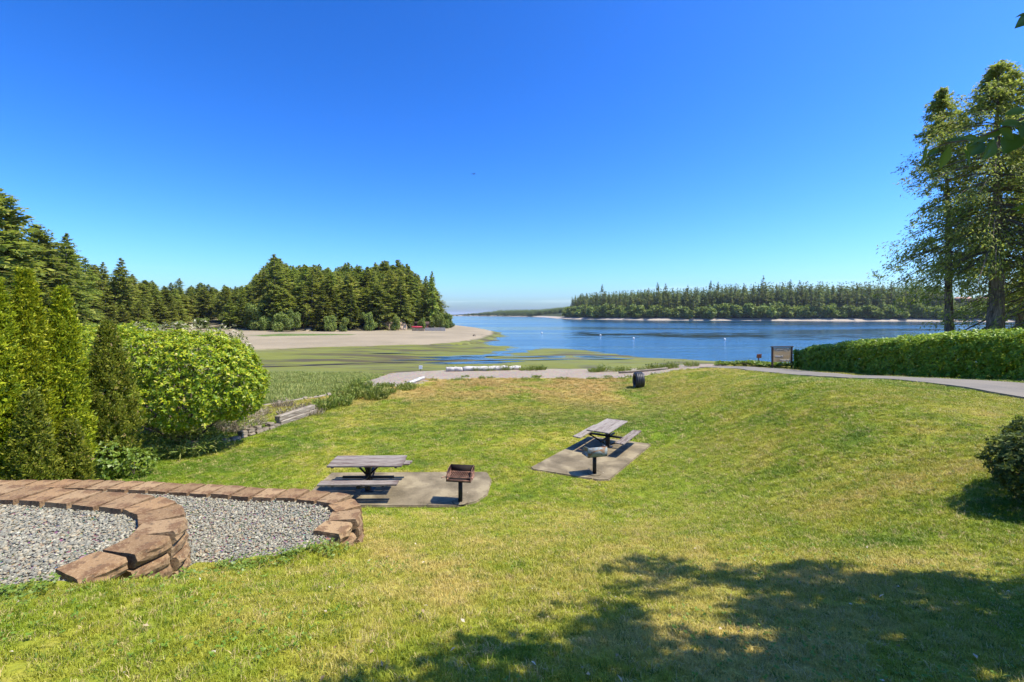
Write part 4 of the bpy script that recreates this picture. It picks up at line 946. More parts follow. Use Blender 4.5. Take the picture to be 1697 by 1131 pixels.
def put_tree(name, label, cat, group, protos, mats, i, X, Y, z, s, sxy, rot, tilt=0):
    t = thing(name, label, cat, (X, Y, z), 0, group); t.rotation_euler = (tilt, 0, rot); t.scale = (sxy, sxy, s)
    c, tr = protos[i]
    for nm, me, m in (('crown', c, mats[0]), ('trunk', tr, mats[1])):
        if len(me.materials) == 0: me.materials.append(m)
        o = bpy.data.objects.new(nm, me); COL.objects.link(o); o.parent = t
    return t
def scatter(P, n, dmin, r, box, cond=None, dlim=(.5, 1e9), pxlim=None):
    X = r.uniform(box[0], box[1], n); v = r.uniform(box[2], box[3], n); d = sd_poly(P, X, v); ok = (d > dlim[0]) & (d < dlim[1])
    if pxlim: px = 848.5 + 1000 * X / v; ok &= (px > pxlim[0]) & (px < pxlim[1])
    pts = []; cells = {}
    for a, b in zip(X[ok], v[ok]):
        if cond and not cond(a, b): continue
        y = b * K; ca, cb = int(a // dmin), int(y // dmin)
        if any((a - e) ** 2 + (y - f) ** 2 < dmin * dmin for i in (-1, 0, 1) for j in (-1, 0, 1) for e, f in cells.get((ca + i, cb + j), ())): continue
        cells.setdefault((ca, cb), []).append((a, y)); pts.append((float(a), float(b)))
    return pts
def sil(tab, px): return float(np.interp(px, [a for a, b in tab], [b for a, b in tab]))
def px_of(X, v): return 848.5 + 1000 * X / v

SIL_S = [(370, 470), (395, 474), (412, 470), (430, 445), (455, 422), (478, 440), (500, 438), (530, 434), (552, 446), (575, 434), (600, 440), (620, 434), (655, 428), (672, 433), (690, 442), (704, 457), (716, 450), (724, 478), (733, 498), (742, 516), (750, 524)]
r_ = np.random.default_rng(71)
HOUSE_S = (-39.5, 264)
pts = scatter(WOOD_S, 5000, 5.2, r_, (-165, -30, 212, 360), lambda X, v: not (abs(X + 39.5) < 5 and 247 < v < 270))
pts.sort(key=lambda p: p[1])
cnt = 0
for X, v in pts:
    px = px_of(X, v)
    if px < 372 or px > 752: continue
    d = sd_poly(WOOD_S, np.array([X]), np.array([v]))[0]
    zg = fz(X, v); Hm = (HZ - sil(SIL_S, px)) * v / 1000 - zg
    if Hm < 5: continue
    H = min(Hm * r_.uniform(.80, 1.0), 34)
    if d < 8: H *= r_.uniform(.55, .9)
    if d > 75: H = Hm * r_.uniform(.92, 1.0)
    if d > 110: continue
    i = int(r_.integers(6)); s = H / 28; sx = s ** .5 * r_.uniform(.85, 1.12)
    put_tree('fir_tree', '%s conifer %s the wooded sandy point' % ('front row' if d < 9 else 'inner' if d < 45 else 'rear', 'at the left end of' if px < 500 else 'in the left middle of' if px < 580 else 'in the right middle of' if px < 660 else 'at the right end of'), 'tree', 'conifers on the wooded point', FIRS, (M['fir'], M['bark']), i, X, v * K, CZ + zg - .3, s, sx, r_.uniform(0, 6.28), r_.normal(0, .015)); cnt += 1
print('spit firs', cnt)
v = 272; X = (716 - 848.5) * v / 1000; zg = fz(X, v); H = (HZ - 449) * v / 1000 - zg
put_tree('fir_tree', 'slender dark fir at the right end of the wooded point', 'tree', 'conifers on the wooded point', FIRS, (M['fir'], M['bark']), 4, X, v * K, CZ + zg - .3, H / 28, .72, 1.0)
v = 222; X = (455 - 848.5) * v / 1000; zg = fz(X, v); H = (HZ - 421) * v / 1000 - zg
put_tree('fir_tree', 'tall pointed fir at the left end of the wooded point', 'tree', 'conifers on the wooded point', FIRS, (M['fir'], M['bark']), 0, X, v * K, CZ + zg - .3, H / 28, 1.02, 2.0)
k = 0
for px, v, s in ((425, 218, .75), (462, 205, .62), (488, 208, .6), (548, 214, .5), (612, 226, .55), (655, 236, .55), (728, 268, .62), (738, 282, .6), (745, 292, .42), (440, 214, .5), (700, 254, .42), (570, 216, .45)):
    X = (px - 848.5) * v / 1000; zg = fz(X, v)
    put_tree('broadleaf_tree', 'low light green broadleaf tree at the foot of the wooded point, ' + ('left end' if px < 480 else 'middle' if px < 640 else 'right end'), 'tree', 'broadleaf trees on the wooded point', BROADS, (M['decid'], M['bark']), k % 4, X, v * K, CZ + zg - .6, s * 1.35, s * .82, k * 1.3); k += 1

SIL_L = [(-60, 250), (-5, 306), (14, 332), (24, 376), (45, 385), (60, 370), (78, 396), (92, 408), (110, 386), (122, 402), (136, 408), (150, 424), (165, 424), (178, 436), (200, 427), (214, 440), (232, 445), (246, 460), (272, 468), (298, 456), (315, 470), (333, 460), (352, 474), (372, 470), (392, 476), (425, 470), (470, 480)]
pts = scatter(WOOD_L, 9000, 6.2, r_, (-190, -68, 84, 420), None, (.5, 34), (-60, 470)); cnt = 0
for X, v in pts:
    px = px_of(X, v)
    if px < -60 or px > 470: continue
    d = sd_poly(WOOD_L, np.array([X]), np.array([v]))[0]
    if d > 42: continue
    zg = fz(X, v); Hm = (HZ - sil(SIL_L, px)) * v / 1000 - zg
    if Hm < 6: continue
    H = min(Hm * r_.uniform(.58, .97), 36)
    if d < 6: H *= r_.uniform(.6, .95)
    i = int(r_.integers(6)); s = H / 28
    put_tree('fir_tree', '%s conifer in the left bank wood, %s' % ('front row' if d < 8 else 'rear', 'at the left edge' if px < 60 else 'above the arborvitae' if px < 160 else 'above the light green shrub' if px < 280 else 'toward the wooded point'), 'tree', 'conifers on the left bank', FIRS, (M['fir'], M['bark']), i, X, v * K, CZ + zg - .3, s, s ** .5 * r_.uniform(.85, 1.12), r_.uniform(0, 6.28), r_.normal(0, .015)); cnt += 1
print('bank firs', cnt)
for px, ytop, v, i, lab in ((-8, 308, 100, 3, 'tallest dark conifer, at the left edge of the picture'), (60, 371, 118, 1, 'broad pointed conifer just right of the tallest one on the left'), (110, 386, 128, 4, 'open topped conifer between the arborvitae tops and the hillside wood'), (200, 427, 190, 0, 'single pointed conifer rising above the wood over the light green shrub')):
    X = (px - 848.5) * v / 1000; zg = fz(X, v); H = (HZ - ytop) * v / 1000 - zg
    put_tree('fir_tree', lab, 'tree', 'conifers on the left bank', FIRS, (M['fir'], M['bark']), i, X, v * K, CZ + zg - .3, H / 28, (H / 28) ** .6 * 1.0, px * .1)
k = 0
for px, v, s in ((170, 150, .45), (195, 160, .5), (250, 185, .42), (300, 215, .4), (335, 240, .45), (372, 262, .4), (412, 300, .6)):
    X = (px - 848.5) * v / 1000; zg = fz(X, v)
    put_tree('broadleaf_tree', 'low bushy broadleaf tree at the water side of the left bank', 'tree', 'broadleaf trees on the left bank', BROADS, (M['decid'], M['bark']), k % 4, X, v * K, CZ + zg - .3, s, s * 1.3, k * 1.7); k += 1

# far shore across the water
FARF = []
for q in range(4):
    B, T, _ = fir_geo(500 + q, 26, R=[3.6, 4.2, 3.2, 4.0][q], nb=90, ns=7, tb=.05, spray=1.7); FARF.append((B, T))
FARM = [fir_geo(520 + q, 26, R=3.6, nb=42, ns=4, tb=.05, spray=2.6)[0] for q in range(4)]
FARFM = [(b.mesh('crown'), t.mesh('trunk', True)) for b, t in FARF]
FBROAD = [broad_geo(430 + q, 260, 2.1) for q in range(3)]
def joined(pair, name, m1, m2):
    me = bpy.data.meshes.new(name); bm = bmesh.new(); bm.from_mesh(pair[0]); nf = len(bm.faces); bm.from_mesh(pair[1]); bm.faces.ensure_lookup_table()
    for f in bm.faces[nf:]: f.material_index = 1
    bm.to_mesh(me); bm.free(); me.materials.append(m1); me.materials.append(m2); return me
FARJ = [joined(p, 'conifer', M['firdark'], M['bark']) for p in FARFM]; FBJ = [joined(p, 'broadleaf', M['decid'], M['bark']) for p in FBROAD]
SIL_F = [(880, 516), (905, 512), (925, 508), (938, 500), (950, 492), (965, 488), (1000, 485), (1060, 482), (1110, 479), (1150, 479), (1180, 474), (1250, 471), (1300, 469), (1400, 469), (1500, 468), (1572, 474), (1582, 499), (1648, 499), (1658, 480), (1720, 474), (1900, 470)]
EMER = [(998, 471), (1090, 468), (1103, 470), (1178, 465), (1190, 467), (1265, 457), (1310, 463), (1140, 472), (1325, 465), (1075, 477)]
def farzz(X, v): return float(far_z(np.array([X * 1.]), np.array([v * K]))[0]) - CZ
pts = scatter(SHORE, 60000, 5.6, r_, (84, 780, 560, 1150), None, (17, 170), (880, 1760)); mass = Buf(); ni = nbd = nm = 0
rows = []
for X, v in pts:
    px = px_of(X, v); d = sd_poly(SHORE, np.array([X]), np.array([v]))[0]
    if px < 880 or px > 1760 or d < 17 or d > 190: continue
    rows.append((d, X, v, px))
rows.sort()
for d, X, v, px in rows:
    zg = farzz(X, v); Hm = (HZ - sil(SIL_F, px)) * v / 1000 - zg
    if Hm < 4: continue
    if d < 34 and r_.random() < .85 and nbd < 110:
        s = r_.uniform(.8, 1.5) * min(1, Hm / 12)
        o = link('broadleaf_tree', FBJ[int(r_.integers(3))], None, None, (X, v * K, CZ + zg - .5), (0, 0, r_.uniform(0, 6.28))); o.scale = (s * 1.25, s * 1.25, s * r_.uniform(.9, 1.3)); nbd += 1
        tag(o, 'rounded light green waterside tree on the far shore, ' + ('at its far left end' if px < 1000 else 'left of the sign' if px < 1250 else 'between sign and cedars' if px < 1500 else 'behind the tall cedars'), 'tree', 'broadleaf trees on the far shore')
        continue
    H = min(Hm, 38) * r_.uniform(.70, 1.08); s = H / 26
    if ni < 240 and (d < 90 or r_.random() < .3):
        o = link('conifer', FARJ[int(r_.integers(4))], None, None, (X, v * K, CZ + zg - .5), (0, 0, r_.uniform(0, 6.28))); o.scale = (s ** .5 * 1.0, s ** .5 * 1.0, s); ni += 1
        tag(o, '%s dark conifer on the far shore, %s' % ('waterside' if d < 45 else 'upslope', 'at its far left end' if px < 1000 else 'left of the tyre and sign' if px < 1140 else 'above the middle of the water' if px < 1320 else 'between the sign and the cedars' if px < 1500 else 'behind the tall cedars'), 'tree', 'conifers on the far shore')
    else:
        b = FARM[int(r_.integers(4))]; V = np.vstack(b.V) * [s ** .5, s ** .5, s]; a = r_.uniform(0, 6.28); ca, sa = math.cos(a), math.sin(a)
        V = np.stack([V[:, 0] * ca - V[:, 1] * sa, V[:, 0] * sa + V[:, 1] * ca, V[:, 2]], 1) + [X, v * K, CZ + zg - .5]; mass.add(V, np.vstack(b.Q)); nm += 1
print('far', ni, nbd, nm)
tag(mass.obj('far_shore_wood', M['firdark']), 'dark mass of conifers covering the slope behind the far shoreline', 'forest', kind='stuff')
for px, yt in EMER:
    v = 800 if px < 1150 else 770; X = (px - 848.5) * v / 1000
    d = sd_poly(SHORE, np.array([X]), np.array([v]))[0]
    while d < 45: v += 15; X = (px - 848.5) * v / 1000; d = sd_poly(SHORE, np.array([X]), np.array([v]))[0]
    zg = farzz(X, v); s = ((HZ - yt) * v / 1000 - zg) / 26
    o = link('conifer', FARJ[px % 4], None, None, (X, v * K, CZ + zg - .5), (0, 0, px * .1)); o.scale = (1.5, 1.5, s)
    tag(o, 'spire of a conifer standing taller than the far shore wood around it', 'tree', 'emergent conifers on the far shore')
mass = Buf(); SIL_D = [(740, 523), (770, 519.5), (800, 517), (830, 513), (860, 512.5), (890, 512.5), (915, 510), (940, 508)]
for _ in range(2600):
    v = r_.uniform(1500, 2700); px = r_.uniform(742, 945); X = (px - 848.5) * v / 1000; d = sd_poly(FARL, np.array([X]), np.array([v]))[0]
    if d < 8 or d > 300: continue
    zg = farzz(X, v); H = ((HZ - sil(SIL_D, px)) * v / 1000 - zg) * r_.uniform(.7, 1)
    if H < 3: H = 3
    b = FARM[int(r_.integers(4))]; s = H / 26; V = np.vstack(b.V) * [1.3, 1.3, s] + [X, v * K, CZ + zg - .5]; q = np.vstack(b.Q); mass.add(V, q)
tag(mass.obj('distant_wood', M['firdark']), 'hazy low wooded headland on the horizon beyond the point', 'forest', kind='stuff')

# ------------------------------------------------------------------ tall cedars behind the hedge
def cedar(label, px, v, apex_px, apex_y, R, tr, seed, bare, nb, prof, mat='cedar'):
    X = (px - 848.5) * v / 1000; Y = v * K; z = gz(X, Y); H = (HZ - apex_y) * v / 1000 + CZ - z
    lean = ((apex_px - px) * v / 1000) / H
    t = thing('cedar_tree', label, 'tree', (X, Y, z), 0, 'tall cedars behind the hedge')
    B, T, (base, d, ln) = fir_geo(seed, H, R, nb, 40, tb=bare, elev=(-.35, .35), spray=.27, droop=.34, prof=prof, lean=lean, irr=.36)
    r = np.random.default_rng(seed); nbr = len(ln); nk = 7; i = np.repeat(np.arange(nbr), nk); q = np.tile(np.linspace(.30, 1.0, nk), nbr) + r.normal(0, .06, nbr * nk)
    C = base[i] + d[i] * (ln[i] * q)[:, None]; C[:, 2] -= .34 * ln[i] * q * q; C += r.normal(0, .10, C.shape); sz = r.uniform(.6, 1.35, len(C)) * np.interp(ln[i], [.2, .8, 3], [.16, .42, 1.0])
    keep = r.random(len(C)) < .72; C, sz, ii = C[keep], sz[keep], i[keep]; B = Buf()
    for k in range(20):
        P = C + r.normal(0, 1, C.shape) * np.array([.26, .26, .17]) * sz[:, None]
        D = d[ii] * .8 + r.normal(0, .5, C.shape); D[:, 2] -= .55
        B.leaves(P, D, rand_dirs(len(C), r) + [0, 0, .8], r.uniform(.14, .30, len(C)), r.uniform(.05, .10, len(C)), .1)
    B.obj('crown', M[mat], t)
    s = np.linspace(0, 1, 9)
    T = Buf(); T.tube(np.stack([lean * H * s + .12 * np.sin(s * 7 + seed), .1 * np.sin(s * 5), -.3 + (H + .1) * s], 1), tr * np.interp(s, [0, .06, .3, 1], [1.25, 1.0, .72, .04]), 12); T.obj('trunk', M['bark'], t, True)
    Bb = Buf()
    for i in range(0, len(ln)):
        q = np.linspace(0, .95, 5)[:, None]; P = base[i] + d[i] * ln[i] * q; P[:, 2] -= .34 * ln[i] * q[:, 0] ** 2; Bb.tube(P, np.linspace(.011 * ln[i] + .008, .004, 5), 4, False)
    for _ in range(14):        # dead twigs on the bare trunk
        zz = r.uniform(bare * .45, bare * 1.3) * H; a = r.uniform(0, 6.28); l = r.uniform(.4, 1.5); Bb.tube([(lean * zz, 0, zz), (lean * zz + math.cos(a) * l * .6, math.sin(a) * l * .6, zz + .1), (lean * zz + math.cos(a) * l, math.sin(a) * l, zz - .15)], [.03, .02, .006], 4, False)
    o = Bb.obj('branches', M['twig'], t); o['kind'] = 'stuff'
cedar('slim leaning cedar nearest the water with drooping branches, left of the thick trunk', 1580, 42, 1561, 150, 3.3, .30, 601, .36, 250, ([0, .30, .38, .46, .6, .75, .87, .95, 1], [1.3, 1.35, 1.25, .82, .70, .62, .42, .18, .05]))
cedar('tallest cedar with the thick grey trunk behind the hedge', 1651, 38, 1654, 112, 4.9, .50, 602, .36, 340, ([0, .27, .36, .55, .75, .88, .96, 1], [1, .95, 1.0, .85, .62, .44, .2, .06]))
cedar('cedar with dark forked trunk at the right edge behind the hedge', 1684, 43, 1720, 215, 5.0, .36, 603, .34, 290, ([0, .25, .4, .6, .8, .95, 1], [.9, 1, 1, .9, .6, .25, .06]))

# ------------------------------------------------------------------ shade tree beside the camera (its leaves hang into the top right corner)
def leaf_mesh(B, base, tip, width, nrm, bend, r):
    base = np.array(base); tip = np.array(tip); D = tip - base; L = np.linalg.norm(D); D /= L; N = np.array(nrm, float); S = np.cross(D, N); S /= np.linalg.norm(S); N = np.cross(S, D)
    q = np.linspace(0, 1, 7); w = width * np.array([.04, .55, .92, 1.0, .82, .45, .02]) * .5; V = []
    for a, ww in zip(q, w):
        c = base + D * L * a - N * bend * L * a * a
        V += [c - S * ww + N * ww * .28, c - S * ww * .5 + N * ww * .07, c - N * .0, c + S * ww * .5 + N * ww * .07, c + S * ww + N * ww * .28]
    B.add(V, [[i * 5 + j, i * 5 + j + 1, (i + 1) * 5 + j + 1, (i + 1) * 5 + j] for i in range(6) for j in range(4)])
def at(px, py, Y): return np.array([(px - 848.5) * Y / FPX, Y, CZ + (HZ - py) * Y / FPX])
def shade_tree():
    r = np.random.default_rng(81); bx, by = 8.6, 2.6; bz = gz(bx, by); b = np.array([bx, by, bz])
    t = thing('shade_tree', 'broadleaf tree whose leafy branch hangs in at the top right corner', 'tree', tuple(b))
    SH = [(-1.75, 2.2), (-1.5, 2.8), (-.9, 2.85), (-.35, 3.38), (.3, 3.6), (.7, 4.5), (1.05, 5.05), (1.0, 5.5), (1.6, 6.05), (2.3, 6.1), (2.65, 5.5), (3.1, 5.35), (3.5, 5.65), (4.0, 5.05), (4.4, 4.8), (4.9, 4.65), (5.6, 4.6), (5.6, 1.9), (-1.8, 1.7)]
    ct = 1 / math.tan(SUN_EL); n0 = 30000; x = r.uniform(-2.7, 5.6, n0); y = r.uniform(1.7, 6.4, n0); z = CZ + .2 + 6.2 * r.random(n0) ** 1.7; zg = lawn(x, y)
    dd = sd_poly(SH, x, y); ok = (dd > .08 + .35 * (vnoise(x * 3.1, y * 3.1, 84) > .5)) & ((dd < .5) | (vnoise(x * 2.3, y * 2.3, 83) > .33))
    X = x + (z - zg) * ct * math.cos(SUN_AZ); Y = y + (z - zg) * ct * math.sin(SUN_AZ); zc = z - CZ
    ok &= ~((Y > .3) & (np.abs(X) < 1.116 * Y + .55) & (zc < .686 * Y + .45))          # nothing grows across the open view
    ok &= ~((np.abs(X) < 1.0) & (zc < 1.6))
    C = np.stack([X, Y, z], 1)[ok][:1250]
    C = np.array(C) - b
    B = Buf(); n = len(C); N = rand_dirs(n, r); N[:, 2] = np.abs(N[:, 2]) + .3
    for q in range(3): rosettes(B, C + r.normal(0, .13, (n, 3)), N + r.normal(0, .4, (n, 3)), 6, .15, .075, r, .2, 1.0)
    # the leaves in view, on a twig
    Yt = 2.62
    tw = [at(1790, 150, Yt), at(1720, 186, Yt), at(1660, 212, Yt), at(1620, 230, Yt), at(1578, 236, Yt), at(1546, 246, Yt)]
    B2 = Buf()
    LV = [((1546, 244), (1534, 240), (1530, 272), .026), ((1574, 240), (1574, 242), (1557, 281), .046), ((1596, 236), (1596, 246), (1612, 276), .034), ((1628, 233), (1629, 235), (1606, 258), .075), ((1646, 226), (1648, 232), (1634, 263), .062), ((1683, 210), (1684, 222), (1667, 252), .085),
          ((1662, 214), (1664, 214), (1632, 229), .035), ((1700, 196), (1697, 207), (1658, 204), .05), ((1605, 233), (1606, 232), (1570, 230), .03), ((1706, 188), (1700, 182), (1668, 187), .04), ((1640, 226), (1640, 226), (1612, 240), .03), ((1690, 205), (1690, 205), (1705, 240), .07), ((1655, 214), (1655, 214), (1680, 232), .05), ((1560, 240), (1556, 246), (1536, 258), .03), ((1710, 190), (1712, 196), (1695, 226), .07), ((1622, 230), (1622, 231), (1598, 226), .028), ((1648, 222), (1650, 226), (1640, 250), .05)]
    for q, (tp, bs, ti, w) in enumerate(LV):
        y = Yt + r.uniform(-.06, .06); leaf_mesh(B2, at(*bs, y), at(*ti, y + r.uniform(-.06, .05)), w * 1.25, (r.normal(0, .5), -1 + r.normal(0, .3), .5 + r.normal(0, .4)), r.uniform(-.05, .2), r)
    Y2 = 2.2; leaf_mesh(B2, at(1712, 22, Y2), at(1686, 44, Y2), .055, (.2, -1, .4), .15, r); leaf_mesh(B2, at(1715, 20, Y2), at(1684, 26, Y2), .03, (.2, -.6, .8), .1, r)
    for V in B2.V: V -= b
    B2.obj('hanging_leaves', M['treeleaf'], t, True)['kind'] = 'stuff'
    B.obj('crown', M['treeleaf'], t)
    T = Buf(); top = np.array([-.4, .1, 3.4]); T.tube([(0, 0, -.3), (.05, .05, 1.2), (-.15, .1, 2.4), tuple(top)], [.30, .22, .19, .16], 12); T.obj('trunk', M['bark'], t, True)
    G = Buf(); cent = []
    rem = C.copy()
    for _ in range(16):
        c = rem[r.integers(len(rem))]; cent.append(c)
    for c in cent:
        m = top * .5 + c * .5 + np.array([0, 0, .5]); s = np.linspace(0, 1, 8)[:, None]; P = (1 - s) ** 2 * top + 2 * s * (1 - s) * m + s * s * c
        Pw = P + b; y = Pw[:, 1]; zc = Pw[:, 2] - CZ
        if np.any((y > .3) & (np.abs(Pw[:, 0]) < 1.116 * y + .15) & (zc < .686 * y + .15) & (zc > -.72 * y)): continue
        G.tube(P, np.linspace(.09, .02, 8), 6, False)
    G.tube(np.vstack([[top], [np.array(tw[0]) - b + [.6, 0, .25]], np.array(tw) - b]), [.07, .022, .014, .009, .007, .005, .004, .003], 6, False)
    G.tube(np.vstack([[top], [at(1900, -60, Y2) - b], [at(1712, 20, Y2) - b]]), [.05, .012, .004], 6, False)
    G.obj('branches', M['twig'], t, True)['kind'] = 'stuff'
shade_tree()

# dark bush at the right edge
def edge_bush():
    X, Y = 7.62, 6.2; z = gz(X, Y)
    E = [(X, Y, z + .46, .85, .85, .50), (X + .5, Y + .3, z + .55, .8, .8, .52), (X - .38, Y - .1, z + .34, .52, .55, .36), (X + .25, Y - .45, z + .36, .65, .5, .40)]
    shrub('dark_bush', 'dark leafed rounded bush at the right edge with a shadow on the lawn', 'shrub', E, 3600, 5, .055, .028, M['darkbush'], (X, Y, z - .03), 22, 91, r0=.014, fill=.8)
    E = [(X - .25, Y - .55, z + .50, .42, .22, .28), (X + .25, Y - .65, z + .62, .4, .2, .2)]
    shrub('leafy_sprig', 'light green sprigs growing through the dark bush at the right edge', 'plant', E, 130, 5, .06, .026, M['brightleaf'], (X - .1, Y - .5, z - .02), 14, 92, r0=.006, fill=0)
edge_bush()
cedar('bushy cedar cut by the right edge of the picture', 1770, 36, 1775, 190, 5.0, .4, 604, .22, 260, ([0, .25, .4, .6, .8, .95, 1], [.9, 1, 1, .9, .6, .25, .06]))

# ------------------------------------------------------------------ shore edge: bulkheads, logs, beach plants
def bulkhead():
    P = [(-14.4, 29.6), (-12.6, 33.0), (-10.9, 36.4)]; P = [(x, v * K) for x, v in P]
    b = Vector((P[1][0], P[1][1], CZ - 5.9))
    t = thing('timber_bulkhead', 'old grey timber bulkhead holding the bank above the green marsh', 'bulkhead', b)
    for i in range(2):
        a, c = np.array(P[i]), np.array(P[i + 1]); m = (a + c) / 2; L = np.linalg.norm(c - a); ang = math.atan2(c[1] - a[1], c[0] - a[0])
        for k in range(4):
            o = link('timber', bevel_box('timber', L - .03, .24, .26, .025), M['timber'], t, (m[0] - b.x + random.uniform(-.03, .03), m[1] - b.y + random.uniform(-.03, .03), 5.9 - 4.92 - k * .265), (random.uniform(-.02, .02), random.uniform(-.01, .01), ang))
    for x, y in [P[0], P[1], P[2], ((P[0][0] + P[1][0]) / 2, (P[0][1] + P[1][1]) / 2), ((P[1][0] + P[2][0]) / 2, (P[1][1] + P[2][1]) / 2)]:
        B = Buf(); B.tube([(x - b.x - .22, y - b.y + .14, -.4), (x - b.x - .22, y - b.y + .14, 1.12)], [.14, .13], 9); B.obj('pile', M['timber'], t, True)
bulkhead()
def edging():
    """low edge of broken concrete lumps and two long timbers along the shrub bed"""
    P = np.array([(-11.25, 20.9 * K), (-10.9, 21.6 * K), (-10.4, 22.7 * K), (-10.1, 24.0 * K), (-9.9, 25.6 * K), (-9.75, 27.8 * K), (-9.5, 29.0 * K)])
    c = P[3]; z0 = gz(c[0], c[1]); t = thing('rubble_edging', 'low edging of grey rubble blocks and timbers curving below the big light green shrub', 'edging', (c[0], c[1], z0), group=None)
    C, T, st = resample(P[:5], .34)
    for row in range(2):
        for i, (q, d) in enumerate(zip(C, T)):
            if row and random.random() < .6: continue
            me = bevel_box('rubble_block', st * random.uniform(.7, 1.0), random.uniform(.2, .3), random.uniform(.12, .17), .035)
            for vv in me.vertices: vv.co += Vector((random.uniform(-.02, .02), random.uniform(-.02, .02), random.uniform(-.02, .02)))
            o = link('rubble_block', me, M['rock'], t, (q[0] - c[0] - row * .05, q[1] - c[1] + row * .06, gz(q[0], q[1]) - z0 + .04 + row * .14), (random.uniform(-.1, .1), random.uniform(-.1, .1), math.atan2(d[1], d[0]) + random.uniform(-.12, .12)))
    for k in range(2):
        a, e = P[4] + [-.05, .1], P[6]; m = (a + e) / 2
        link('timber', bevel_box('timber', float(np.linalg.norm(e - a)), .26, .22, .03), M['timber'], t, (m[0] - c[0] - k * .06, m[1] - c[1], gz(*m) - z0 + .09 + k * .22), (random.uniform(-.05, .05), .0, math.atan2(e[1] - a[1], e[0] - a[0])))
edging()
def log(name, label, p0, p1, rad, mat, square=False, seed=0, rise=0.):
    r = np.random.default_rng(seed); a = np.array(p0, float); e = np.array(p1, float); m = (a + e) / 2
    s = np.linspace(0, 1, 12)[:, None]; P = a + (e - a) * s - m + r.normal(0, rad * .12, (12, 3))
    B = Buf(); B.tube(P, rad * r.uniform(.88, 1.1, 12), 4 if square else 10, True, math.pi / 4 if square else 0)
    o = B.obj(name, mat, None, not square, tuple(m)); tag(o, label, 'log', 'pale logs on the gravel beach'); return o
def Wp(px, py, z, lift=0):
    v = -z * 1000 / (py - HZ); return ((px - 848.5) * v / 1000, v * K, CZ + z + lift)
def beach_z1(X, Y): return float(beach_z(np.array([X * 1.]), np.array([Y * 1.]))[0])
def lg(name, label, q0, q1, rad, mat, **kw):
    a = [*q0, 0]; e = [*q1, 0]; a[2] = beach_z1(*q0) + rad * .75; e[2] = beach_z1(*q1) + rad * .75; return log(name, label, a, e, rad, mat, **kw)
lg('beam_log', 'squared white beam lying at the left end of the long white log', (-5.75, 40.0), (-4.45, 40.15), .25, M['drift'], square=True, seed=1)
lg('drift_log', 'long bleached white log along the top of the gravel beach', (-4.3, 40.3), (.75, 41.3), .22, M['drift'], seed=2)
lg('drift_log', 'short bleached plank like log lying on the near left gravel', (-7.25, 32.0), (-6.75, 34.9), .14, M['drift'], square=True, seed=3)
lg('drift_log', 'thin weathered log half buried in the gravel by the beach plants', (9.0, 38.6), (13.2, 38.9), .09, M['timber'], seed=5)
def marker():
    X, Y = (697 - 848.5) * 58 / 1000, 58 * K; z = CZ + fz(X, 58)
    t = thing('white_marker', 'small white square marker board standing on the tidal flat behind the gravel', 'marker', (X, Y, z)); h = CZ - 5.0 - z
    link('post', bevel_box('post', .06, .06, h + .1, .005), M['timber'], t, (0, .05, h / 2)); link('board', bevel_box('board', .34, .03, .34, .006), M['white'], t, (0, 0, h - .1))
marker()

def clump(name, label, X, Y, h, R, n, mat, seed, group, zf=None, w=.022, cat='plant', lean=.6):
    r = np.random.default_rng(seed); z = (zf or gz)(X, Y); t = thing(name, label, cat, (X, Y, z), 0, group)
    B = Buf(); a = r.uniform(0, 6.28, n); rr = R * np.sqrt(r.random(n)); P = np.stack([rr * np.cos(a), rr * np.sin(a), np.zeros(n) - .02], 1)
    D = np.stack([np.cos(a) * lean * rr / R, np.sin(a) * lean * rr / R, np.ones(n)], 1) + r.normal(0, .28, (n, 3))
    B.leaves(P, D, rand_dirs(n, r), h * r.uniform(.5, 1.15, n), w * r.uniform(.7, 1.4, n), .1)
    k = n // 2; P2 = P[:k] + D[:k] * (h * r.uniform(.2, .8, k))[:, None]; B.leaves(P2, rand_dirs(k, r) + [0, 0, .5], rand_dirs(k, r), h * .35, w * 2.2, .15)
    B.obj('foliage', mat, t); S = Buf(); S.tube([(0, 0, -.03), (.01, 0, h * .35)], [.012, .005], 5); S.obj('stem', M['twig'], t); return t
r_ = np.random.default_rng(95)
for i in range(17):
    x = [-5.2, -4.0, -3.2, -1.8, -.6, 1.2, 1.9, 2.7, 7.2, 8.0, 9.2, 10.2, 11.1, 12.0, 12.9, 13.9, 15.1][i]
    clump('beach_plant', 'green beach plant on the seaward gravel edge ' + ('by the long white log' if x < 1 else 'just right of the white log' if x < 5 else 'behind the tyre' if x < 9.5 else 'between the tyre and the ivy bed'), x + r_.normal(0, .2), 40.9 + r_.normal(0, .25) if x < 5 else 39.6 + r_.normal(0, .3), r_.uniform(.35, .6), r_.uniform(.35, .6), 170, M['weed'], 700 + i, 'plants along the beach crest', beach_z1, .03)
for i in range(26):
    x = r_.uniform(-6, 12); y = 35.3 + r_.normal(0, .55) + .05 * x
    clump('gravel_weed', 'small low weed at the edge of the gravel and the dry lawn', x, y, r_.uniform(.14, .24), r_.uniform(.18, .4), 80, M['weed'], 740 + i, 'weeds on the gravel edge', beach_z1, .03, lean=1.2)
for i, (px, py, h) in enumerate(((562, 672, 1.0), (578, 668, 1.2), (596, 664, 1.1), (612, 658, 1.0), (628, 654, .9), (645, 652, .8), (588, 655, .9), (606, 650, .8), (540, 676, .8), (662, 648, .6), (680, 640, .5), (632, 645, .7))):
    X, Y, _ = Wp(px + r_.uniform(-12, 12), py + r_.uniform(-5, 5), -4.9); h *= r_.uniform(.45, 1.25); clump('bank_weed', 'green weedy clump on the bank beside the timber bulkhead', X, Y, h * .75, .55, 260, M['weed'], 800 + i, 'weeds on the bank by the bulkhead', gz, .04)
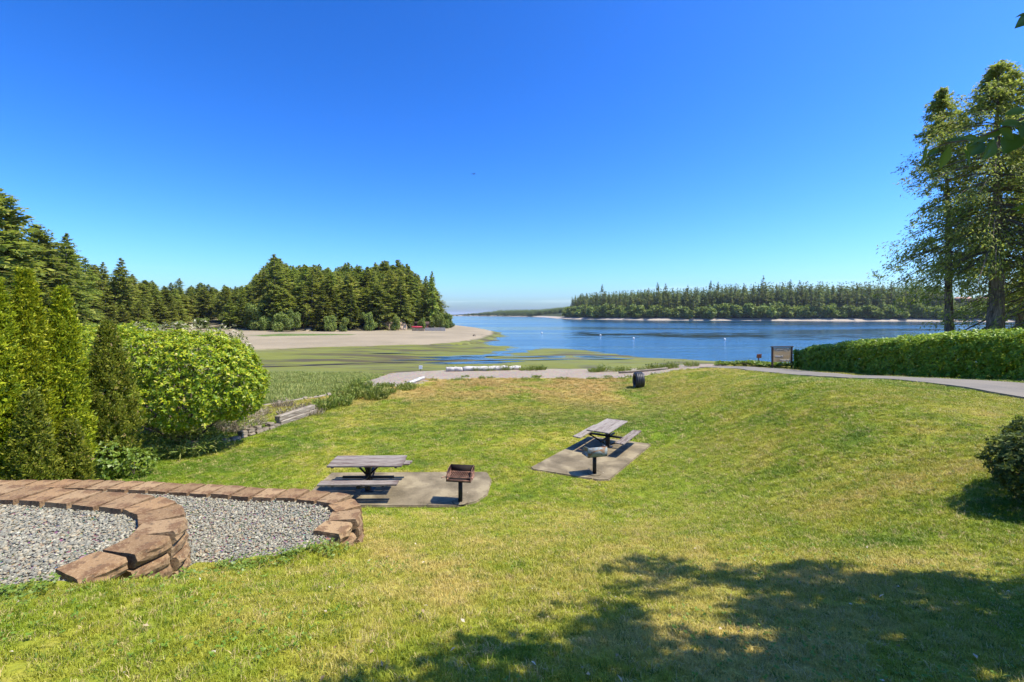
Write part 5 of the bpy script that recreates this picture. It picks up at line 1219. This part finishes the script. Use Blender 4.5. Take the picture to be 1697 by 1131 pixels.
for i, (px, py, h) in enumerate(((450, 668, .9), (505, 682, .6), (478, 690, .5), (515, 690, .5), (430, 690, .5), (470, 675, .6))):
    X, Y, _ = Wp(px, py, -4.85); clump('dry_weed', 'straw coloured dry weed tuft between bulkhead and rubble edging', X, Y, h * .7, .5, 220, M['dryweed'] if i != 0 else M['weed'], 830 + i, 'dry weeds by the rubble edging', gz, .02)
for i, (px, py) in enumerate(((600, 618), (615, 614), (632, 612), (590, 622), (655, 610), (668, 611), (575, 628))):
    X, Y, _ = Wp(px, py, -5.0); clump('bank_weed', 'tall grass clump fringing the left end of the gravel beach', X, Y, .75, .7, 220, M['weed'], 850 + i, 'grass fringing the gravel point', lambda a, b: max(gz(a, b), CZ + fz(a, b / K)), .03)

# creeping weeds where the lawn meets the block walls
def weeds():
    r = np.random.default_rng(97); n = 1300; u = r.random(n)
    A = np.array([(-2.3, 6.3), (-2.75, 5.95), (-3.3, 5.75), (-3.85, 5.55), (-3.85, 5.0), (-4.05, 4.5), (-4.6, 4.3), (-5.4, 4.05)]); s = np.r_[0, np.cumsum(np.linalg.norm(np.diff(A, axis=0), axis=1))]; q = u * s[-1]
    X = np.interp(q, s, A[:, 0]) + r.normal(.03, .14, n); Y = np.interp(q, s, A[:, 1]) - np.abs(r.normal(0, .30, n)); k = vnoise(X * 3.5, Y * 3.5, 98) > .5; X, Y = X[k], Y[k]
    P = np.stack([X, Y, lawn(X, Y) + r.uniform(.01, .09, len(X))], 1); B = Buf(); rosettes(B, P, np.tile([0, 0, 1.], (len(P), 1)), 3, .032, .028, r, .3, 1.0)
    tag(B.obj('creeping_weeds', M['brightleaf']), 'small leafy weeds creeping along the foot of the block walls', 'weeds', kind='stuff')
weeds()

# ------------------------------------------------------------------ cabin, bulkhead and bank on the point
def spit_things():
    X0, v0 = HOUSE_S; z = CZ + fz(X0, v0)
    t = thing('cabin', 'small red brown cabin half hidden under the trees on the point', 'house', (X0, v0 * K, z - .3), math.radians(8)); t.scale = (.62, .62, .62)
    B = Buf(); B.box((0, 0, 1.5), (9, 6, 3.0)); B.obj('wall', M['siding'], t)
    B = Buf(); B.add([(-5.2, -3.8, 2.9), (5.2, -3.8, 2.9), (5.2, 3.8, 2.9), (-5.2, 3.8, 2.9), (-5.2, 0, 5.0), (5.2, 0, 5.0)], [[0, 1, 5, 4], [2, 3, 4, 5], [0, 3, 2, 1]], [[0, 4, 3], [1, 2, 5]]); B.obj('roof', M['dark_timber'], t)
    for x in (-3, 0, 3):
        B = Buf(); B.box((x, -3.03, 1.7), (1.6, .06, 1.3)); w = B.obj('window', M['white'], t); B = Buf(); B.box((x, -3.07, 1.7), (1.36, .05, 1.06)); B.obj('pane', M['glass'], w)
    B = Buf(); B.box((0, -4.4, .5), (9.5, 2.7, .18)); d = B.obj('deck', M['siding'], t)
    for x in (-4.5, -1.5, 1.5, 4.5):
        B = Buf(); B.box((x, -5.5, .2), (.16, .16, 1.4)); B.obj('deck_post', M['siding'], d)
    B = Buf(); B.box((0, -5.6, 1.45), (9.5, .08, .12)); B.obj('deck_rail', M['siding'], d)
    # concrete beach wall: pale length and a darker broken length
    for (pa, pb, v, mat, lab, hh) in ((704, 738, 236, M['pale_concrete'], 'pale concrete beach wall at the foot of the wooded point', 1.5), (683, 703, 232, M['rock'], 'dark broken stone beach wall left of the pale concrete one', 1.3)):
        xa, xb = (pa - 848.5) * v / 1000, (pb - 848.5) * v / 1000; xm = (xa + xb) / 2; zz = CZ + fz(xm, v)
        w = thing('beach_wall', lab, 'wall', (xm, v * K, zz - .2), math.radians(6)); n = 4
        for k in range(n):
            L = (xb - xa) / n; link('wall_panel', bevel_box('wall_panel', L - .06, .5, hh, .04), mat, w, (-(xb - xa) / 2 + L * (k + .5), random.uniform(-.05, .05), hh / 2), (0, 0, random.uniform(-.03, .03)))
    # clay bank
    r = np.random.default_rng(3); X, v = -49, 243; zz = CZ + fz(X, v)
    bm = bmesh.new(); bmesh.ops.create_icosphere(bm, subdivisions=4, radius=1)
    for q in bm.verts:
        n = fbm(np.array([q.co.x * 2.5 + 9]), np.array([q.co.z * 2.5 + q.co.y * 2]), 4)[0]; q.co *= .8 + .5 * n; q.co = (q.co.x * 6, q.co.y * 3.5, q.co.z * 4.2)
    me = bpy.data.meshes.new('clay_bank'); bm.to_mesh(me); bm.free(); o = link('clay_bank', me, M['bank'], None, (X, v * K + 2, zz)); tag(o, 'bare tan clay bank under the trees of the wooded point', 'bank')
    # red boat pulled up
    X, v = (691 - 848.5) * 245 / 1000, 245; zz = CZ + fz(X, v) + 1.0
    t = thing('red_kayak', 'small red boat resting above the beach wall under the trees', 'boat', (X, v * K, zz), math.radians(12))
    s = np.linspace(-1, 1, 11); B = Buf(); P = np.stack([s * 2.3, 0 * s, .25 + .12 * s * s], 1); B.tube(P, .42 * np.sqrt(np.clip(1 - s * s * .98, .01, 1)), 10); B.obj('hull', M['red'], t, True)
    for x in (-1.2, 1.2):
        B = Buf(); B.box((x, 0, -.55), (.1, .9, 1.0)); B.obj('trestle', M['timber'], t)
    k = 0
    for px, py, L in ((585, 543, 9), (560, 546, 6), (633, 545, 7), (520, 546, 8)):
        v = 6000 / (py - HZ); X = (px - 848.5) * v / 1000; zz = CZ + fz(X, v)
        o = log('drift_log', ['grey drift log on the sand below the trees, near the clay bank', 'short grey drift log on the sand left of the longer one', 'drift log beside the clay bank on the point', 'drift log at the left end of the sandy point'][k], (X - L / 2, v * K, zz + .25), (X + L / 2, v * K + 1.5, zz + .3), .32, M['timber'], seed=k + 20); k += 1
    t = thing('beach_boulder', 'dark boulder alone on the sand near the tip of the spit', 'rock', (0, 0, 0)); t.location = ((786 - 848.5) * 190 / 1000, 190 * K, CZ + fz(-11.9, 190))
    bm = bmesh.new(); bmesh.ops.create_icosphere(bm, subdivisions=2, radius=.45); [setattr(q, 'co', q.co * random.uniform(.8, 1.2)) for q in bm.verts]; me = bpy.data.meshes.new('boulder'); bm.to_mesh(me); bm.free(); link('boulder', me, M['rock'], t, (0, 0, .15))
spit_things()
def far_house():
    v = 770; X = (1612 - 848.5) * v / 1000; z = farzz(X, v) + CZ
    t = thing('far_house', 'low house with pale orange roof among the trees of the far shore', 'house', (X, v * K, z), math.radians(-35))
    B = Buf(); B.box((0, 0, 2.5), (34, 12, 7)); B.obj('wall', M['dark_timber'], t)
    for x, w in ((-9, 20), (10, 16)):
        B = Buf(); B.add([(x - w / 2, -8, 5.9), (x + w / 2, -8, 5.9), (x + w / 2, 8, 5.9), (x - w / 2, 8, 5.9), (x - w / 2 + 3, 0, 10), (x + w / 2 - 3, 0, 10)], [[0, 1, 5, 4], [2, 3, 4, 5], [0, 3, 2, 1]], [[0, 4, 3], [1, 2, 5]]); B.obj('roof', M['roof'], t)
    for x in (-12, -6, 0, 6, 12):
        B = Buf(); B.box((x, -6.05, 3.4), (3.4, .1, 2.2)); B.obj('window', M['glass'], t)
far_house()

# ------------------------------------------------------------------ on the water
for i, (px, py, lab) in enumerate(((995, 557, 'white mooring buoy at the left end of the dark patch'), (1050, 562, 'white mooring buoy below the middle of the dark patch'), (1201, 564, 'white mooring buoy at the right end of the dark patch'), (898, 553, 'white mooring buoy out in the pale open water'))):
    v = 8000 / (py - HZ); X = (px - 848.5) * v / 1000; t = thing('mooring_buoy', lab, 'buoy', (X, v * K, 0), 0, 'white mooring buoys')
    bm = bmesh.new(); bmesh.ops.create_uvsphere(bm, u_segments=14, v_segments=9, radius=.32); me = bpy.data.meshes.new('float'); bm.to_mesh(me); bm.free(); link('float', me, M['white'], t, (0, 0, .22))
    B = Buf(); B.tube([(0, 0, .6), (0, 0, .85)], .05, 6); B.obj('ring', M['galv'], t)
def dark_streaks():  # flat dark patches laid just above the water surface
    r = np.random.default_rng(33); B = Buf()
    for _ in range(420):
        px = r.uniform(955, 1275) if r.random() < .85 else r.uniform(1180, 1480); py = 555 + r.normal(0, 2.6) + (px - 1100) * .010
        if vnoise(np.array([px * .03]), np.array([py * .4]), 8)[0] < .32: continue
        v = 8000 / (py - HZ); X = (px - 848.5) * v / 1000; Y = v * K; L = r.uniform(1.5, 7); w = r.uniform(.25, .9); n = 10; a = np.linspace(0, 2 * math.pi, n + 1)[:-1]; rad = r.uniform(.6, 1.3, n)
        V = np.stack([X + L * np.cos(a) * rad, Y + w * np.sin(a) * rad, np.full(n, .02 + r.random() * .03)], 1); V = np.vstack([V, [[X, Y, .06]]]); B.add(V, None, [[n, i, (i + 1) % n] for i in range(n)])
    tag(B.obj('dark_streaks', M['dark_streaks']), 'dark flat streaks across the middle of the water', 'water weed', kind='stuff')
dark_streaks()
def bird():
    p = at(785, 289, 60); B = Buf(); s = np.linspace(-1, 1, 7)
    B.tube(np.stack([s * .16, 0 * s, 0 * s], 1), .05 * np.sqrt(1.01 - s * s), 6)
    for q in (-1, 1): B.add([(.06, 0, .02), (-.06, 0, .02), (-.10, q * .2, .10), (-.06, q * .42, .04), (.04, q * .22, .10)], None, [[0, 1, 2], [0, 2, 4], [4, 2, 3]])
    o = B.obj('bird', M['dark_timber'], None, True, tuple(p), (0, .1, math.radians(60))); tag(o, 'tiny dark bird flying in the middle of the sky', 'bird')
bird()

# ------------------------------------------------------------------ air
def haze():
    n = NT('haze'); n.t.nodes.remove(n.b)
    pv = n.t.nodes.new('ShaderNodeVolumePrincipled'); pv.inputs['Color'].default_value = (.80, .88, 1.0, 1); pv.inputs['Density'].default_value = .00005; pv.inputs['Anisotropy'].default_value = .2
    n.L(pv.outputs[0], n.out.inputs['Volume'])
    B = Buf(); B.box((0, 0, 40), (56000, 56000, 96)); o = B.obj('haze', n.m); tag(o, 'thin pale summer haze over the whole bay', 'haze', kind='stuff')
haze()

# ------------------------------------------------------------------ pools and a muddy creek left on the flat at low tide
def pools():
    r = np.random.default_rng(44)
    for i, (px, py, L, w) in enumerate(((735, 588, 5, .8), (762, 590, 6, .9), (800, 586, 7, .8), (742, 600, 4, .6), (770, 603, 5, .6), (806, 600, 6, .9), (832, 595, 5, .9), (930, 590, 6, .8), (965, 592, 7, .9), (1000, 596, 5, .6), (880, 590, 5, .6), (905, 597, 6, .6), (690, 594, 5, .5), (660, 585, 6, .5))):
        v = 7400 / (py - HZ); X = (px - 848.5) * v / 1000; n = 40; a = np.linspace(0, 2 * math.pi, n + 1)[:-1]; rad = .55 + .9 * vnoise(np.cos(a) * 1.7 + i * 5, np.sin(a) * 1.7 + i * 9, 12)
        xs = L * np.cos(a) * rad; ys = w * np.sin(a) * rad + xs * .12; zz = max(fz(X + q * L, v + e * w / K) for q in (-.7, 0, .7) for e in (-.7, 0, .7)) + CZ + .02
        V = np.vstack([np.stack([xs, ys, 0 * xs], 1), [[0, 0, 0]]]); o = link('tide_pool', mesh_np('tide_pool', V, None, [[n, k, (k + 1) % n] for k in range(n)]), M['water'], None, (X, v * K, max(zz, .03))); o['kind'] = 'structure'
    t = np.linspace(0, 1, 60); px = 425 + t * 310; py = 609 - t * 12.5 + np.sin(t * 9) * .6; v = 7400 / (py - HZ); X = (px - 848.5) * v / 1000; V = []
    for x, vv, q in zip(X, v, t):
        h = .25 + .9 * vnoise(np.array([q * 9]), np.array([1.]), 3)[0]
        for e in (-1, 1): V.append((x, vv * K + e * h, fz(x, vv + e * h / K) + CZ + .03))
    Q = [[2 * i, 2 * i + 2, 2 * i + 3, 2 * i + 1] for i in range(59)]
    n = NT('wet_mud'); m = n.fin(n.mix(n.noise(.6, 3), (.014, .011, .009), (.035, .027, .020)), .7, .2)
    o = link('tidal_creek', mesh_np('tidal_creek', V, Q), m); o['kind'] = 'structure'
pools()
